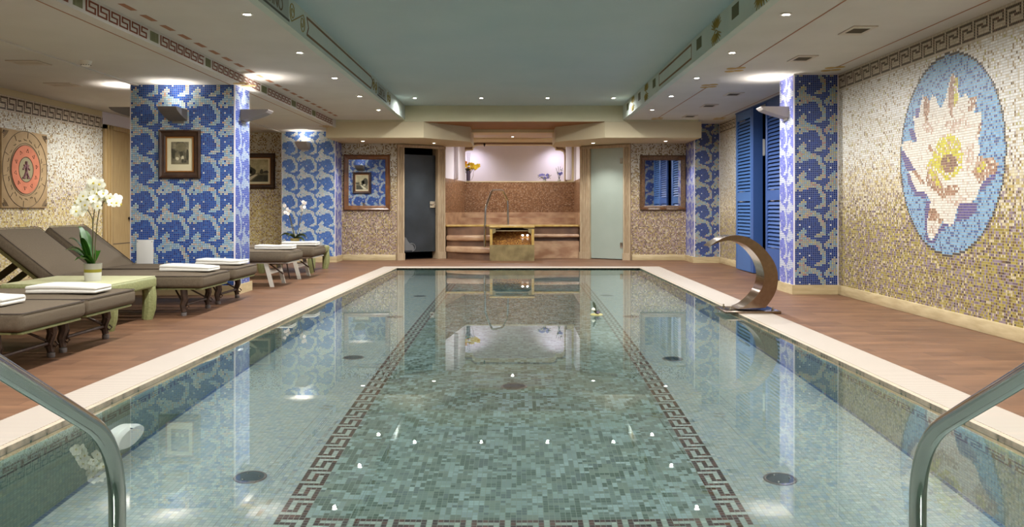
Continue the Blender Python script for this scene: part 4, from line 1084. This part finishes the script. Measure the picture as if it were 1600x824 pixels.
LG = 'sun loungers along the left deck'
def put(o, label, x, y, group=LG):
    o.location = (x, y, 0); o['label'] = label; o['group'] = group
    return o
base1 = lounger('dark', .36)
put(base1, 'taupe sun lounger at the photo edge nearest the camera, dark rusty legs', -2.76, 5.07)
put(copy_tree(base1), 'taupe sun lounger with dark legs on the near side of the green wicker table', -2.78, 5.83)
put(copy_tree(base1), 'taupe sun lounger with raised back just beyond the green wicker table', -2.72, 7.71)
put(copy_tree(base1), 'taupe sun lounger with raised back right in front of the big blue column', -2.74, 8.62)
base2 = lounger('white', .43)
put(base2, 'taupe sun lounger with white legs just behind the big blue column', -2.70, 10.43)
put(copy_tree(base2), 'taupe sun lounger with white legs in front of the far orchid', -2.66, 11.56)

# ---- wicker tables
def wtable(label, x0, x1, y0, y1, h, group):
    cx, cy = (x0+x1)/2, (y0+y1)/2; w, d = (x1-x0)/2, (y1-y0)/2
    t = thing('wicker_table', label, 'low table', (cx, cy, 0), 0, group)
    MB().box(-w, w, -d, d, h-.10, h-.006, bev=.02, seg=3).build('apron', M['wicker'], t)
    MB().box(-w+.012, w-.012, -d+.012, d-.012, h-.008, h, bev=.003).build('tabletop', M['wickertop'], t)
    for sx in (-1, 1):
        for sy in (-1, 1):
            a, b = sx*w, sy*d; l = MB()
            pts = [(a, .0), (a+sx*.012, -.12), (a, -.24), (a-sx*.02, -h+.1+.0)]
            l.tube([(a-sx*.05, b-sy*.055, h-.09), (a-sx*.042, b-sy*.055, h*.55), (a-sx*.045, b-sy*.055, h*.25), (a-sx*.06, b-sy*.06, .0)], [.055, .058, .056, .044], 10)
            l.build('leg', M['wicker'], t)
    return t
wtable('low green wicker table carrying the white orchid, between the near loungers', -3.95, -3.08, 6.44, 7.25, .37, 'green wicker tables')
wtable('low green wicker table behind the white-legged loungers, under the far orchid', -3.75, -2.92, 12.24, 13.3, .37, 'green wicker tables')

# ---- towels
def towel(label, x, y, z, rz=0, L=.47, W=.25, Tk=.05, seed=0):
    rnd = random.Random(seed)
    t = thing('folded_towel', label, 'towel', (x, y, z), rz, 'folded towels on the loungers')
    m = MB(); n = 2; th = Tk/n
    for k in range(n):
        z0 = k*th+.001*k; e = rnd.uniform(-.012, .004)*k
        m.box(-L/2-e*.4, L/2+e*.5, -W/2-e*.3, W/2, z0, z0+th*1.12, bev=th*.48, seg=3)
    # rounded fold that wraps one long side
    m.tube([(-L/2+.01, W/2-.008, Tk/2+.002), (0, W/2-.004, Tk/2+.003), (L/2-.01, W/2-.008, Tk/2+.002)], Tk*.52, 10)
    for c in (-.3, 0, .3): bmesh.ops.bisect_plane(m.bm, geom=m.bm.verts[:]+m.bm.edges[:]+m.bm.faces[:], plane_co=(L*c, 0, 0), plane_no=(1, 0, 0))
    for v in m.bm.verts:
        u = v.co.x/(L/2)
        v.co.z = max(.001, v.co.z*(1+.10*math.sin(2.2*u+seed)+.05*math.sin(5*u+2*seed)-.12*max(0, u)))
        v.co.y += .006*math.sin(4*u+seed)
    m.build('fold', M['towel'], t, ang=50)
    return t
zt1 = .3655
towel('folded white towel on the lounger at the photo edge, nearest the camera', -3.24, 5.05, zt1+.008, .02, seed=1)
towel('folded white towel on the lounger on the near side of the green table', -3.07, 5.80, zt1+.008, .03, seed=2)
towel('folded white towel on the lounger just beyond the green table', -3.01, 7.80, zt1+.008, -.05, seed=3)
towel('folded white towel on the lounger in front of the big blue column', -3.03, 8.72, zt1+.008, -.06, seed=4)
towel('folded white towel on the white-legged lounger behind the big blue column', -2.98, 10.50, .4435, .05, seed=5)
towel('folded white towel on the white-legged lounger before the far orchid', -2.93, 11.55, .4435, 0, seed=6)

# ================================================================== PLANTS
def leafblade(mb, base, d, L, W, lift, droop, n=7, curl=.25):
    d = Vector(d).normalized(); side = d.cross(Vector((0, 0, 1))).normalized()
    rows = []
    for k in range(n+1):
        u = k/n
        c = Vector(base)+d*L*u*(1-.15*u)+Vector((0, 0, lift*math.sin(min(1, u*1.1)*PI*.5)-droop*u*u))
        w = W*(math.sin(PI*min(1, .12+.88*u)**.8))*.5+.001
        rows.append([mb.bm.verts.new(c-side*w+Vector((0, 0, curl*w))), mb.bm.verts.new(c), mb.bm.verts.new(c+side*w+Vector((0, 0, curl*w)))])
    for A, B in zip(rows, rows[1:]):
        for k in range(2): mb.bm.faces.new([A[k], A[k+1], B[k+1], B[k]])
    r = bmesh.ops.solidify(mb.bm, geom=[f for f in mb.bm.faces if all(v in sum(rows, []) for v in f.verts)], thickness=.002)
    return mb
def flowermesh(r, m, mc, name='flower'):
    mb = MB()
    for k in range(5):
        a = 2*PI*k/5+PI/2; w = r*(.62 if k in (1, 4) else .42); L = r
        u = Vector((math.cos(a), 0, math.sin(a))); v = Vector((-math.sin(a), 0, math.cos(a)))
        prof = [(0, .12), (.35, .8), (.65, 1), (.88, .7), (1, .12)]
        for (l0, w0), (l1, w1) in zip(prof, prof[1:]):
            q = [u*L*l0-v*w*w0*.8, u*L*l0+v*w*w0*.8, u*L*l1+v*w*w1*.8, u*L*l1-v*w*w1*.8]
            mb.face([p+Vector((0, -.12*r*math.sin(PI*l), 0)) for p, l in zip(q, (l0, l0, l1, l1))])
    fl_ = mb.build(name, m, None, ang=180)
    lip = MB().lathe([(.0001, -.28*r), (.16*r, -.2*r), (.2*r, -.05*r), (.0001, 0)], (0, 0, -.08*r), 8, axis='y').build('lip', mc, fl_)
    return fl_
# near orchid
op = (-3.37, 6.72, .37)
t = thing('potted_orchid', 'white orchid in a grey pot with olive band on the wicker table', 'potted plant', op)
pot = MB().lathe([(.0001, 0), (.058, 0), (.061, .006), (.064, .07)], seg=32).build('pot', M['potwhite'], t)
MB().lathe([(.0642, .07), (.0652, .095)], seg=32).build('band', M['potband'], pot)
MB().lathe([(.0652, .095), (.068, .138), (.0685, .141), (.064, .141), (.062, .12), (.0001, .118)], seg=32).build('rim', M['pot'], pot)
MB().lathe([(.0001, .132), (.03, .128), (.06, .119)], seg=16).build('moss', mat('white_pebbles', (206, 200, 186), .8, bump=1, bscale=80), t)
lv = [((-1, -.4, 0), .20, .12, .24, .03), ((-.6, .3, 0), .15, .11, .28, .0), ((-1, -.1, 0), .24, .11, .15, .03), ((-.9, -.7, 0), .19, .12, .17, .03), ((-.3, -.9, 0), .12, .10, .10, .03), ((.2, .9, 0), .12, .08, .14, .04), ((-.8, -.9, 0), .15, .10, .09, .05), ((-.7, .0, 0), .13, .10, .31, .0), ((-.45, -.5, 0), .10, .10, .22, .0)]
for d, L, W, lift, dr in lv:
    mb = MB(); leafblade(mb, (-.012, 0, .125), d, L, W, lift, dr); mb.build('leaf', M['leaf'], t, ang=120)
stems = [[(.0, 0, .12), (-.004, 0, .3), (.004, 0, .48), (.016, 0, .60), (.015, 0, .68), (.03, -.01, .74)], [(.012, .01, .12), (.02, 0, .3), (.035, 0, .47), (.05, 0, .56), (.09, 0, .64), (.15, -.01, .655), (.21, -.01, .63)], [(.004, -.01, .12), (.006, -.01, .35), (.003, -.01, .5), (-.03, -.01, .56), (-.09, -.02, .62), (-.12, -.02, .60)]]
for s in stems: MB().tube(s, [.0042]*2+[.0036]*(len(s)-2), 7).build('stem', M['stem'], t)
fp = flowermesh(.046, M['petal'], M['lip'])
spots_ = [(.03, .735), (-.005, .755), (.055, .75), (.085, .735), (.10, .70), (.045, .70), (.0, .705), (-.035, .70), (-.06, .68), (-.03, .655), (.03, .655), (.07, .66), (.11, .655), (.155, .665), (.195, .655), (.215, .625), (.175, .625), (-.085, .64), (-.11, .60), (-.07, .60), (-.03, .61), (.03, .61), (.065, .60), (-.105, .56), (-.075, .555), (.08, .775), (.03, .785)]
first = True
for k, (x, z) in enumerate(spots_):
    o = fp if first else copy_tree(fp)
    first = False; o.parent = t; o.location = (x, -.03+random.uniform(-.03, .03), z); o.rotation_euler = (random.uniform(-.4, .3), random.uniform(-.6, .6), random.uniform(-.7, .7)); s = random.uniform(.8, 1.1); o.scale = (s, s, s)
bd = MB()
for x, z in ((-.13, .625), (-.14, .59), (.235, .61), (-.12, .65)): bd.lathe([(.0001, -.012), (.009, -.004), (.008, .006), (.0001, .012)], (x, -.02, z), 8)
bd.build('bud', M['lip'], t)
# far orchid
fo = (PXx(461, 12.85), 12.85, .37)
t = thing('potted_orchid', 'thin pink-white orchid in an olive pot behind the white-legged loungers', 'potted plant', fo)
MB().lathe([(.0001, 0), (.055, 0), (.062, .01), (.07, .12), (.073, .125), (.066, .125), (.0001, .11)], seg=24).build('pot', M['olive'], t)
for d, L, W, lift, dr in (((-1, -.1, 0), .26, .05, .14, .13), ((1, -.1, 0), .22, .05, .12, .12), ((-.5, -.8, 0), .16, .05, .1, .08), ((.7, .7, 0), .2, .05, .1, .1), ((.9, -.5, 0), .24, .045, .05, .13), ((-.9, .5, 0), .2, .045, .1, .06)):
    mb = MB(); leafblade(mb, (0, 0, .11), d, L*1.1, W*1.25, lift, dr, curl=1.0); mb.build('leaf', M['leafdark'], t, ang=120)
for s in ([(0, 0, .11), (-.05, 0, .3), (-.09, 0, .48), (-.12, 0, .62)], [(.01, 0, .11), (.05, 0, .25), (.09, 0, .45), (.13, 0, .62), (.15, 0, .66)], [(0, 0, .11), (-.02, 0, .25), (-.06, 0, .4), (-.09, 0, .5)]):
    MB().tube(s, .005, 6).build('stem', M['stem'], t)
fp2 = flowermesh(.030, M['petalpink'], M['lip']); first = True
for x, z in ((-.10, .5), (-.14, .52), (-.11, .57), (-.15, .62), (-.08, .54), (.12, .56), (.15, .60), (.10, .6), (.16, .66), (.13, .68)):
    o = fp2 if first else copy_tree(fp2); first = False
    o.parent = t; o.location = (x, -.03, z); o.rotation_euler = (random.uniform(-.3, .3), random.uniform(-.8, .8), random.uniform(-.9, .9))
# yellow bouquet
vp = P(732, 280.5, YA+.1)
t = thing('flower_vase', 'vase of orange and yellow flowers on the left of the alcove ledge', 'vase of flowers', (vp.x, YA+.06, ZN+.004))
MB().lathe([(.0001, 0), (.036, 0), (.04, .01), (.045, .18), (.05, .23), (.044, .23), (.036, .06), (.0001, .05)], seg=24).build('vase', M['vase'], t)
wr = MB()
for s in (-1, 1): wr.tube([(s*.01, -.05, .003), (s*.07, -.03, .03), (s*.105, 0, .12), (s*.11, 0, .25)], .006, 6)
wr.build('wire_holder', M['sconcepale'], t)
fo_ = flowermesh(.066, M['orange'], M['lip']); fy = flowermesh(.066, M['yellow'], M['orange']); fi = [True, True]
for k in range(22):
    x = -.22+.42*k/21+random.uniform(-.03, .03); z = .33+random.uniform(-.07, .08)-.2*abs(x)**1.5; yy = random.uniform(-.08, .05)
    isy = x > 0 or k % 4 == 0
    src = fy if isy else fo_; q = 0 if isy else 1
    o = src if fi[q] else copy_tree(src); fi[q] = False
    o.parent = t; o.location = (x, yy, z); o.rotation_euler = (random.uniform(-.9, .4), random.uniform(-.6, .6), random.uniform(-1, 1)); s = random.uniform(.7, 1.05); o.scale = (s, s, s)
for k in range(9):
    mb = MB(); a = -PI+PI*k/8; leafblade(mb, (0, -.01, .21), (math.cos(a*1.0)*1.2, -.35, 0), .16, .045, .10, .06); mb.build('leaf', M['leafdark'], t, ang=120)
sm = MB()
for k in range(7): sm.tube([(0, 0, .1), (-.12+.04*k, -.01, .3)], .006, 5)
for k in range(3): sm.tube([(.0, .04, .2), (-.02+.02*k, .06, .45), (-.03+.03*k, .07, .62)], .003, 5)
sm.build('stem', M['leafdark'], t)
# blue flowers on the right
for px, lab, n, hh in ((851, 'low spray of blue flowers and leaves on the right of the alcove ledge', 7, .16), (874, 'taller sprig with dark buds at the right end of the alcove ledge', 4, .34)):
    vp = P(px, 283, YA)
    t = thing('flower_spray', lab, 'flowers', (vp.x, YA+.08, ZN+.004))
    MB().lathe([(.0001, 0), (.03, 0), (.035, .03), (.03, .04), (.0001, .035)], seg=16).build('pot', M['potwhite'], t)
    st = MB(); 
    for k in range(n):
        x = (k/(n-1)-.5)*(.30 if hh < .2 else .14); st.tube([(0, 0, .03), (x*.5, 0, hh*.5), (x, -.02, hh*(1-.3*abs(k/(n-1)-.5)))], .004, 5)
    st.build('stem', M['leafdark'], t)
    for k in range(n*2):
        mb = MB(); x = random.uniform(-.14, .14)*(1 if hh < .2 else .45); leafblade(mb, (x, -.02, random.uniform(.3, .85)*hh), (random.uniform(-1, 1), -.6, 0), .06, .035, .02, .02, n=4); mb.build('leaf', M['leafdark'] if k % 2 else M['leaf'], t, ang=120)
    fb = flowermesh(.03, M['blueflower'], M['lip']); ff = True
    for k in range(n):
        o = fb if ff else copy_tree(fb); ff = False
        o.parent = t; o.location = (random.uniform(-.12, .12)*(1 if hh < .2 else .5), -.05, random.uniform(.4, .9)*hh); o.rotation_euler = (random.uniform(-.4, .4), random.uniform(-1, 1), random.uniform(-.5, .5))

# ================================================================== WHIRLPOOL STEPS, STONE BASIN, RAIL
t = thing('whirlpool_steps', 'curved brown marble steps and shelf leading up to the whirlpool', 'steps', (0, 15.9, 0))
def arc(xa, ya, xb, yb, bulge, n=14):
    return [Vector((xa+(xb-xa)*u, ya+(yb-ya)*u-bulge*4*u*(1-u), 0)) for u in [k/n for k in range(n+1)]]
def tread(name, m, front, back_y, z0, z1, bev=.018):
    pts = front+[Vector((front[-1].x, back_y, 0)), Vector((front[0].x, back_y, 0))]
    mb = MB().prism([(p.x, p.y-15.9, z0) for p in pts], (0, 0, z1-z0))
    if bev:
        es = [e for e in mb.bm.edges if abs(e.verts[0].co.z-e.verts[1].co.z) < 1e-6 and (e.verts[0].co.y+e.verts[1].co.y)/2 < back_y-15.9-.02]
        bmesh.ops.bevel(mb.bm, geom=es, offset=bev, segments=3, profile=.5, affect='EDGES')
    return mb.build(name, m, t, ang=50)
xa, xb = xl0+.04, -.44
tread('tread', M['marble'], arc(xa, 15.93, xb, 15.45, .10), 16.3, .12, .235, .03)
tread('riser', M['marbled'], arc(xa, 15.97, xb, 15.53, .09), 16.3, 0, .121, 0)
tread('tread', M['marble'], arc(xa, 16.0, xb, 15.85, .06), 16.3, .335, .44, .03)
tread('riser', M['marbled'], arc(xa, 16.06, xb, 15.93, .05), 16.3, .23, .337, 0)
tread('riser', M['marbled'], arc(xa, 16.13, xb, 16.05, .02), 16.3, .43, .602, 0)
tread('rim_slab', M['onyx'], arc(xl0+.01, 16.05, xr0-.01, 16.05, 0, 2), 16.35, .60, .637, .012)
xa2, xb2 = .37, xr0-.03
tread('shelf', M['marble'], arc(xa2, 15.93, xb2, 16.0, .0, 4), 16.3, .40, .462, .02)
tread('panel', M['marbled'], arc(xa2, 16.13, xb2, 16.13, 0, 2), 16.3, .455, .602, 0)
tread('panel', M['marble'], arc(xa2, 15.85, xb2, 16.02, -.12), 16.3, 0, .33, 0)
tread('panel', M['marbled'], arc(xa2, 16.10, xb2, 16.14, 0, 2), 16.3, .32, .405, 0)
# stone basin
bx0, bx1, by = PXx(765, 15.2), PXx(835, 15.2), 15.2
t = thing('stone_basin', 'olive stone fountain trough with a gold mosaic cascade, amid the marble steps', 'fountain', ((bx0+bx1)/2, by, 0))
w = (bx1-bx0)/2; dp = .66
m = MB(); m.box(-w, w, 0, .04, 0, .29); m.box(-w, -w+.03, .04, dp, 0, .29); m.box(w-.03, w, .04, dp, 0, .29); m.box(-w, w, dp-.04, dp, 0, .29)
m.build('trough', M['olive'], t, smooth=False)
m = MB(); m.box(-w+.005, -w+.05, 0, dp, .29, .575).box(w-.05, w-.005, 0, dp, .29, .575)
m.build('side_post', M['onyx'], t, smooth=False)
m = MB(); m.box(-w-.005, w+.005, -.01, dp-.03, .602, .637, bev=.008); m.build('top_slab', M['onyx'], t)
m = MB()
for s in (-1, 1):
    m.prism([(s*w, .02, .603), (s*(w-.22), .02, .603), (s*(w-.19), .02, .585), (s*(w-.11), .02, .575), (s*(w-.11), .02, .52), (s*(w-.06), .02, .49), (s*w, .02, .49)], (0, .05, 0))
m.build('bracket', M['olive'], t, smooth=False)
m = MB(); m.box(-w+.1, w-.1, .1, .13, .535, .552); m.build('spill_bar', M['trav'], t, smooth=False)
tilegrid('cascade', (-w+.05, .06, .27), (w-.05, .06, .27), (w-.05, .5, .53), (-w+.05, .5, .53), pick((22, 32), [(2, (160, 108, 44)), (2, (132, 84, 34)), (1, (190, 142, 66)), (1, (104, 66, 30))]), M['browntiles'], t)
MB().box(-w+.05, w-.05, .5, .52, .29, .602).build('back_panel', M['black'], t, smooth=False)
for s in (.20, .29):
    MB().lathe([(.0001, -.016), (.018, -.010), (.02, .010), (.0001, .016)], (w-.31+s-.1, .30, .455), 12).build('lamp_glass', M['uplamp'], t)
# rail at the steps
def bent(pts, r=.08, n=5):
    pts = [Vector(p) for p in pts]; out = [pts[0]]
    for a, b, c in zip(pts, pts[1:], pts[2:]):
        u, v = (a-b).normalized(), (c-b).normalized(); rr = min(r, (a-b).length*.45, (c-b).length*.45)
        for k in range(n+1):
            s = k/n; p = (b+u*rr)*(1-s)**2+2*s*(1-s)*b+(b+v*rr)*s*s
            out.append(p)
    out.append(pts[-1]); return out
t = thing('handrail', 'arched steel handrail at the whirlpool steps', 'handrail', (-.54, 15.62, .235))
def rp(px, py, Y): return P(px, py, Y)-Vector((-.54, 15.62, .235))
pts = [rp(757, 389.5, 15.62), rp(758.5, 325, 15.62), rp(769, 297.5, 15.8), rp(785, 297.5, 16.1), rp(793, 312, 16.25), rp(794, 352.8, 16.25)]
MB().tube(bent(pts, .06), .021, 12).build('tube', M['steel'], t)
for p in (pts[0], pts[-1]):
    MB().lathe([(.0001, .012), (.034, .010), (.038, 0)], (p.x, p.y, p.z), 16).build('flange', M['steel'], t)
# ---- near pool handrails
def pool_rail(label, x):
    t = thing('pool_handrail', label, 'handrail', (x, 2.1, WZ-PD), group='pool entry handrails')
    z = lambda v: v-(WZ-PD)
    pts = [(0, 0, .0), (0, 0, z(.37)), (0, -.483, z(.645)), (0, -.9, z(.885)), (0, -1.28, z(.9)), (0, -1.36, z(.60)), (0, -1.36, z(.012))]
    MB().tube(bent(pts, .16, 8), .0205, 16).build('tube', M['steel'], t)
    MB().lathe([(.0001, .02), (.04, .016), (.045, 0)], (0, 0, 0), 20).build('flange', M['steel'], t)
    MB().lathe([(.0001, .02), (.04, .016), (.045, 0)], (0, -1.36, z(.003)), 20).build('flange', M['steel'], t)
pool_rail('curved steel handrail in the lower left corner, entering the pool', -.992)
pool_rail('curved steel handrail in the lower right corner, entering the pool', 1.01)

# ================================================================== WATERFALL SPOUT
ys_ = 7.62
t = thing('waterfall_spout', 'curved crescent steel waterfall spout on the right pool edge', 'waterfall spout', (2.3, ys_, .002))
def sp(zx, zy): 
    p = P(1070+zx/5.153, 340+zy/5.153, ys_); return p-Vector((2.3, ys_, .002))
outer = [(200,235),(230,211),(260,190),(295,171),(330,156),(365,147),(400,143),(435,143.5),(470,150),(500,158),(530,170),(565,190),(600,215),(636,248),(670,286),(698,323),(720,360),(736,398),(747,440),(751,480),(750,520),(744,556),(735,590),(720,626),(700,660),(675,695),(650,727)]
inner = [(430,737),(465,725),(495,709),(520,690),(552,662),(580,630),(603,601),(620,570),(633,536),(640,500),(641,470),(637,440),(628,404),(615,370),(600,339),(580,310),(556,281),(530,255),(496,227),(460,208),(430,197),(400,190),(370,187),(340,188),(305,193),(270,202),(235,218)]
pts = [sp(*p) for p in outer]+[sp(*p) for p in inner]
m = MB().prism(pts, (0, .26, 0)); m.build('body', M['brushed'], t, ang=30)
p0, p1 = sp(330, 760), sp(752, 760)
m = MB().box(p0.x-.02, p1.x+.01, -.06, .34, -.002, .022, bev=.004); pl = m.build('base_plate', M['brushed'], t)
m = MB()
for x, y in ((p0.x+.05, .03), (p0.x+.05, .28), (p1.x-.04, .03)): m.lathe([(.0001, .05), (.007, .05), (.007, .03), (.013, .03), (.013, .02)], (x, y, 0), 10)
m.build('bolt', M['steel'], pl)

# ================================================================== POOL FITTINGS
def drain(label, p, r):
    t = thing('pool_drain', label, 'drain cover', (p.x, p.y, p.z+.0005), group='pool floor drains')
    MB().lathe([(r*.86, .004), (r*.9, .010), (r, .008), (r+.004, 0)], seg=36).build('rim', M['sconce'], t)
    MB().lathe([(.0001, .007), (r*.87, .005)], seg=36).build('cover', M['drain'], t)
    m = MB()
    for k in range(3): m.lathe([(.0001, .011), (.006, .010), (.006, .005)], (r*.6*math.cos(k*2.1), r*.6*math.sin(k*2.1), 0), 8)
    m.build('screws', M['steel'], t)
for px, py, lab, r in ((391, 746, 'round drain on the pool floor near the lower left handrail', .075), (1219, 749, 'round drain on the pool floor near the lower right handrail', .075), (552, 559, 'round drain on the pool floor left of the lane, second from the front', .078), (1051, 561, 'round drain on the pool floor right of the lane, second from the front', .078), (803, 604, 'dark round drain in the middle of the tiled lane', .085), (617, 495.5, 'round drain on the pool floor left of the lane, third from the front', .08), (986, 495, 'round drain on the pool floor right of the lane, third from the front', .08), (656, 463, 'round drain on the pool floor left of the lane, farthest from the camera', .08), (948, 462, 'round drain on the pool floor right of the lane, farthest from the camera', .08)):
    drain(lab, pool_floor(px, py), r)
yl = 4.22
t = thing('pool_lamp', 'large round white underwater fitting on the left pool wall', 'pool light', (il(yl)+.001, yl, -.70), PI/2)
MB().lathe([(.0001, 0), (.155, 0), (.158, -.06), (.138, -.086), (.114, -.09)], seg=40, axis='y').build('housing', M['plastic'], t)
MB().lathe([(.115, -.089), (.085, -.066), (.0001, -.058)], seg=40, axis='y').build('lens', mat('pale_lens', (176, 186, 176), .25), t)
m = MB().lathe([(.0001, -.088), (.007, -.087), (.007, -.07)], (0, 0, .14), 8, axis='y').build('screw', M['black'], t)
yl = 6.05
t = thing('inlet_nozzle', 'small white inlet nozzle on the left pool wall', 'pool inlet', (il(yl)+.001, yl, -.30), PI/2)
MB().lathe([(.0001, 0), (.04, 0), (.04, -.012), (.028, -.018), (.012, -.018)], seg=24, axis='y').build('flange', M['plastic'], t)
MB().lathe([(.0125, -.017), (.010, -.010), (.0001, -.010)], seg=16, axis='y').build('eyeball', M['sconce'], t)
# small floating plant ornament
fy_ = (CH-WZ)*F/(492-VY)
t = thing('floating_ornament', 'small dark floating plant ornament with a white bud on the water', 'pool ornament', (PXx(932, fy_), fy_, WZ-.004))
MB().lathe([(.0001, 0), (.05, .0), (.058, .006), (.05, .012), (.0001, .012)], seg=24).build('pad', mat('yellow_pad', (190, 180, 110), .6), t)
mb = MB()
for k in range(6): leafblade(mb, (.0, 0, .012), (math.cos(k), math.sin(k), 0), .055, .03, .03, .0, n=4)
leafblade(mb, (-.005, 0, .02), (-.2, .2, 0), .05, .035, .10, .0, n=5)
mb.build('leaf', M['leafdark'], t, ang=120)
MB().lathe([(.0001, .02), (.018, .028), (.016, .042), (.0001, .052)], (-.03, -.02, .02), 12).build('bud', M['petal'], t)
MB().lathe([(.0001, .0), (.02, .01), (.012, .03), (.0001, .034)], (.01, -.03, .012), 12).build('knob', M['vase'], t)
UW = 5; US = 21
# ================================================================== UNDERWATER FILL LAMPS added to brighten the pool basin
def fill_lamp(label, x, y, z, rz, e):  # added fill lamp, set out of view in the near wall
    t = thing('added_pool_fill_lamp', label, 'pool light', (x, y, z), rz, 'added underwater fill lamps')
    MB().lathe([(.0001, 0), (.11, 0), (.11, -.02), (.09, -.03), (.085, -.02), (.0001, -.018)], seg=28, axis='y').build('housing', M['plastic'], t)
    l = bpy.data.lights.new('lamp', 'AREA'); l.shape = 'DISK'; l.size = .16; l.energy = e; l.color = (.86, 1.0, .96)
    o = bpy.data.objects.new('lamp', l); COL.objects.link(o); o.parent = t; o.location = (0, -.035, 0); o.rotation_euler = (PI/2, 0, 0)
for x in (-1.3, 0.0, 1.3):
    fill_lamp('added underwater fill lamp in the near pool wall, hidden below the frame', x, PN+.001, -.55, PI, UW)
def fill_strip(label, fx, sgn, e):  # added fill strip and its housing, to light the pool floor
    yc = (PN+PF)/2; L = PF-PN-.5; x0, x1 = fx(PN+.25), fx(PF-.25); a = -math.atan2(x1-x0, L)
    t = thing('added_pool_fill_strip', label, 'pool light', ((x0+x1)/2+sgn*.002, yc, -.055), a, 'added underwater fill strips')
    MB().box(min(0, sgn*.028), max(0, sgn*.028), -L/2, L/2, -.012, 0, bev=.002).build('channel', M['trav'], t)
    MB().box(min(sgn*.004, sgn*.022), max(sgn*.004, sgn*.022), -L/2, L/2, -.0135, -.0121).build('diffuser', emit('fill_strip_glow', (225, 255, 248), 1.0), t, smooth=False)
    l = bpy.data.lights.new('lamp', 'AREA'); l.shape = 'RECTANGLE'; l.size = .02; l.size_y = L; l.energy = e; l.color = (.90, 1.0, .97)
    o = bpy.data.objects.new('lamp', l); COL.objects.link(o); o.parent = t; o.location = (sgn*.014, 0, -.022); o.rotation_euler = (0, -sgn*1.0, 0)
fill_strip('added thin fill light strip under the stone lip of the left pool edge', il, 1, US)
fill_strip('added thin fill light strip under the stone lip of the right pool edge', ir, -1, US)
w = bpy.data.worlds.new('World'); SC.world = w; w.use_nodes = True
w.node_tree.nodes['Background'].inputs[0].default_value = (0, 0, 0, 1)
w.node_tree.nodes['Background'].inputs[1].default_value = 0
C = SC.cycles
C.max_bounces = 12; C.diffuse_bounces = 6; C.glossy_bounces = 6; C.transmission_bounces = 8
C.sample_clamp_indirect = 6; C.caustics_refractive = True; C.caustics_reflective = False; C.blur_glossy = 0.6
C.use_denoising = True
